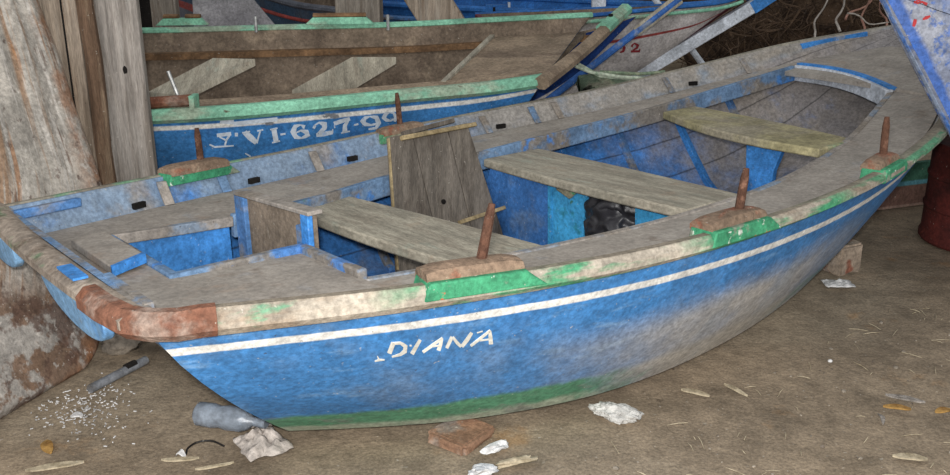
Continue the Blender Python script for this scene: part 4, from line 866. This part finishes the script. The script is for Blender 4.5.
# bottle
p = pz(228, 428, 0); eb_ = empty('plastic_bottle', 'cloudy crushed plastic bottle lying on the ground under the stern', 'bottle', loc=p)
ax_ = V((.9, -.25, 0)).normalized(); mb = MB(); path = []; rr = []
for f, q in ((0, .0), (.002, .022), (.01, .031), (.05, .032), (.07, .028), (.09, .032), (.13, .031), (.15, .024), (.165, .012), (.185, .012), (.187, .0)):
    path.append(V((0, 0, .03)) + ax_ * (f - .09)); rr.append(max(q, .001))
mb.tube(path, rr, 18); mb.build('bottle_body', M['bottle'], eb_, smooth=50)
mb = MB(); mb.tube([V((0, 0, .03)) + ax_ * .092, V((0, 0, .03)) + ax_ * .112], .014, 14); mb.build('bottle_cap', M['bottle'], eb_)
def wirep(label, pts, r=.0025, mt='wire', name='wire', cat='wire', z=.004, zs_=None):
    P = [pz(x, y, z) + V((0, 0, (zs_[k] if zs_ else 0))) for k, (x, y) in enumerate(pts)]; mb = MB(); fine = [vcrv(P, k / 24) for k in range(25)]
    mb.tube(fine, r, 6); return tag(mb.build(name, M[mt], org=(P[0].x, P[0].y, 0)), label, cat)
wirep('black looped wire sticking up from the crumpled rag', [(240, 424), (250, 416), (262, 424), (258, 430), (265, 424), (268, 432)], zs_=[.0, .03, .01, .02, .03, 0])
wirep('thin dark cord lying left of the bottle', [(186, 454), (188, 448), (198, 442), (212, 441), (224, 446)])
# pipe
p0, p1 = pz(90, 389, .014), pz(146, 360, .014); mb = MB(); mb.tube([p0, p0.lerp(p1, .5), p1], .013, 12)
ep = empty('pipe', 'grey pipe lying on the ground between the rusty sheet and the stern', 'pipe', loc=V((p0.x, p0.y, 0))); m_ = MB(); m_.add([q - V((p0.x, p0.y, 0)) for q in mb.v], mb.f); m_.build('tube', M['pipe'], ep)
mb = MB(); mb.tube([p0.lerp(p1, .62) - V((p0.x, p0.y, -.008)), p0.lerp(p1, .8) - V((p0.x, p0.y, -.008))], .011, 10); mb.build('black_sleeve', M['wire'], ep)
rockp('stone', 'flat brown stone behind the grey pipe under the transom rail', 'stone', (122, 350), (.06, .04, .03), 3, 'gravel', .25, .4)
# chips, leaves, stones lying about
def chip(name, label, cat, px, ln, wd, rot, mt, bend=.15, group=None, h=.006):
    p = pz(*px, 0); mb = MB(); rings = []; Rm = Matrix.Rotation(rot, 3, 'Z')
    for k in range(9):
        f = k / 8 - .5; w = wd * (1 - (2 * abs(f)) ** 2.4 * .85) / 2; y = bend * ln * (f * f * 4 - .5) * .4
        c = V((f * ln, y, h * (.5 + .5 * math.cos(f * 5))))
        rings.append([p + Rm @ (c + V((0, -w, 0))), p + Rm @ (c + V((0, w, .002))), p + Rm @ (c + V((0, w, .005))), p + Rm @ (c + V((0, -w, .004)))])
    mb.loft(rings); return tag(mb.build(name, M[mt], org=(p.x, p.y, 0)), label, cat, group)
chip('wood_splinter', 'pale curled wood strip at the bottom edge below the white shavings', 'splinter', (55, 468), .13, .022, .3, 'chip')
chip('wood_splinter', 'pale wood strip left of the crumpled rag, near the bottom edge', 'splinter', (180, 461), .09, .014, .1, 'chip', .3)
chip('wood_splinter', 'thin pale splinter just below the strip left of the rag', 'splinter', (215, 468), .09, .008, .35, 'chip', .3)
chip('wood_splinter', 'pale splinter against the raked hull edge above the bottle', 'splinter', (238, 402), .07, .016, -.3, 'chip', .2)
chip('paper_scrap', 'small white paper scrap among the shavings on the left', 'paper', (77, 417), .032, .022, .2, 'whitestone', .1)
chip('paper_scrap', 'white paper scrap standing on the strip left of the rag', 'paper', (181, 458), .028, .016, -.3, 'whitestone', .1, h=.016)
chip('leaf', 'dry ochre leaf, the left of the leaves at the right edge', 'leaf', (897, 409), .07, .022, -.25, 'leaf')
chip('wood_splinter', 'flat grey splinter above the ochre leaf at the right edge', 'splinter', (905, 400), .10, .022, -.45, 'plank_g', .2)
chip('leaf', 'yellow leaf curled at the right edge of the picture', 'leaf', (943, 412), .05, .022, .3, 'leaf')
chip('wood_splinter', 'upright lying splinter left of the ochre leaf', 'splinter', (881, 420), .055, .012, 1.4, 'plank_g', .2)
chip('wood_splinter', 'pale flake on the ground right of the grey hull patch', 'splinter', (695, 394), .08, .02, -.5, 'chip')
chip('wood_splinter', 'pale stick lying beside the flake right of the hull', 'splinter', (735, 391), .085, .013, -1.0, 'chip')
chip('wood_splinter', 'flat pale splinter near the bottom right corner', 'splinter', (910, 459), .08, .025, -.2, 'chip')
chip('leaf', 'ochre leaf on the ground at the left below the rusty sheet', 'leaf', (48, 448), .07, .028, -1.0, 'leaf')
rockp('stone', 'small white stone on the ground between hull and right edge', 'stone', (830, 362), (.007, .006, .005), 2, 'whitestone', .2, sub=2)
# shavings and gravel: uncountable
random.seed(3); mb = MB()
for i in range(260):
    x, y = random.gauss(84, 26), random.gauss(405, 16)
    if y < 372 + (100 - x) * .55 or y > 470: continue
    p = pz(x, y, .003); a = random.uniform(0, 6.28); l = random.uniform(.003, .010); w = random.uniform(.0015, .003)
    M_ = Matrix.Rotation(a, 3, 'Z'); mb.box(p, (l, w, .002), M_)
tag(mb.build('wood_shavings', M['whitestone'], org=(-1.1, 2.2, 0)), 'scatter of white shavings on the ground by the rusty sheet', 'shavings', kind='stuff')
mb = MB()
for i in range(900):
    x, y = random.uniform(-1.6, 2.6), random.uniform(1.5, 4.5); s_ = random.choice((.002, .003, .003, .004, .007))
    q = BI @ V((x, y, 0))
    if (-.1 < q.x < 3.6 and abs(q.y) < .75) or x < -1.0 or (x > 1.6 and y > 3.2): continue
    mb.blob((x, y, max(gz(x, y), -.02) + s_ * .3), (s_ * random.uniform(.8, 1.6), s_, s_ * .7), i, .3, 1.3, 1, Matrix.Rotation(random.uniform(0, 6), 3, 'Z'))
tag(mb.build('gravel', M['gravel'], org=(0, 2.5, 0)), 'loose gravel scattered over the earth floor', 'gravel', kind='stuff')

mb = MB(); random.seed(21)
for i in range(420):
    x, y = random.uniform(-1.3, 1.9), random.uniform(1.62, 3.2); q = BI @ V((x, y, 0))
    if (-.1 < q.x < 3.6 and abs(q.y) < .75) or x < -.95 or (x > 1.6 and y > 3.0): continue
    l = random.choice((.008, .012, .018, .03)); a = random.uniform(0, 6.3); d = V((math.cos(a), math.sin(a), 0)) * l
    p = V((x, y, max(gz(x, y), -.02) + .003)); mb.tube([p - d, p + V((random.uniform(-.002, .002), 0, .002)), p + d], [.0008, .0014, .0006], 4)
tag(mb.build('straw', M['chip'], org=(0, 2.2, 0)), 'loose bits of straw and bark scattered over the earth floor', 'straw', kind='stuff')

# ------------------------------------------------------------------ light: camera flash beside the lens, soft daylight in the shed
w = bpy.data.worlds.new('world'); S.world = w; w.use_nodes = True
bg = w.node_tree.nodes['Background']; bg.inputs[0].default_value = (.95, .98, 1.0, 1); bg.inputs[1].default_value = .52
fl = bpy.data.lights.new('flash', 'POINT'); fl.energy = 215; fl.shadow_soft_size = .03; fl.color = (1, .98, .95)
fo = bpy.data.objects.new('flash', fl); COL.objects.link(fo); fo.location = (-.03, .0, 1.27)
sl = bpy.data.lights.new('daylight', 'AREA'); sl.energy = 190; sl.size = 3.0; sl.color = (.97, .98, 1)
so = bpy.data.objects.new('daylight', sl); COL.objects.link(so); so.location = (-.4, -3.2, 2.4); so.rotation_euler = (R(70), 0, R(-6))
S.view_settings.view_transform = 'Standard'; S.view_settings.look = 'None'; S.view_settings.exposure = 0; S.view_settings.gamma = 1
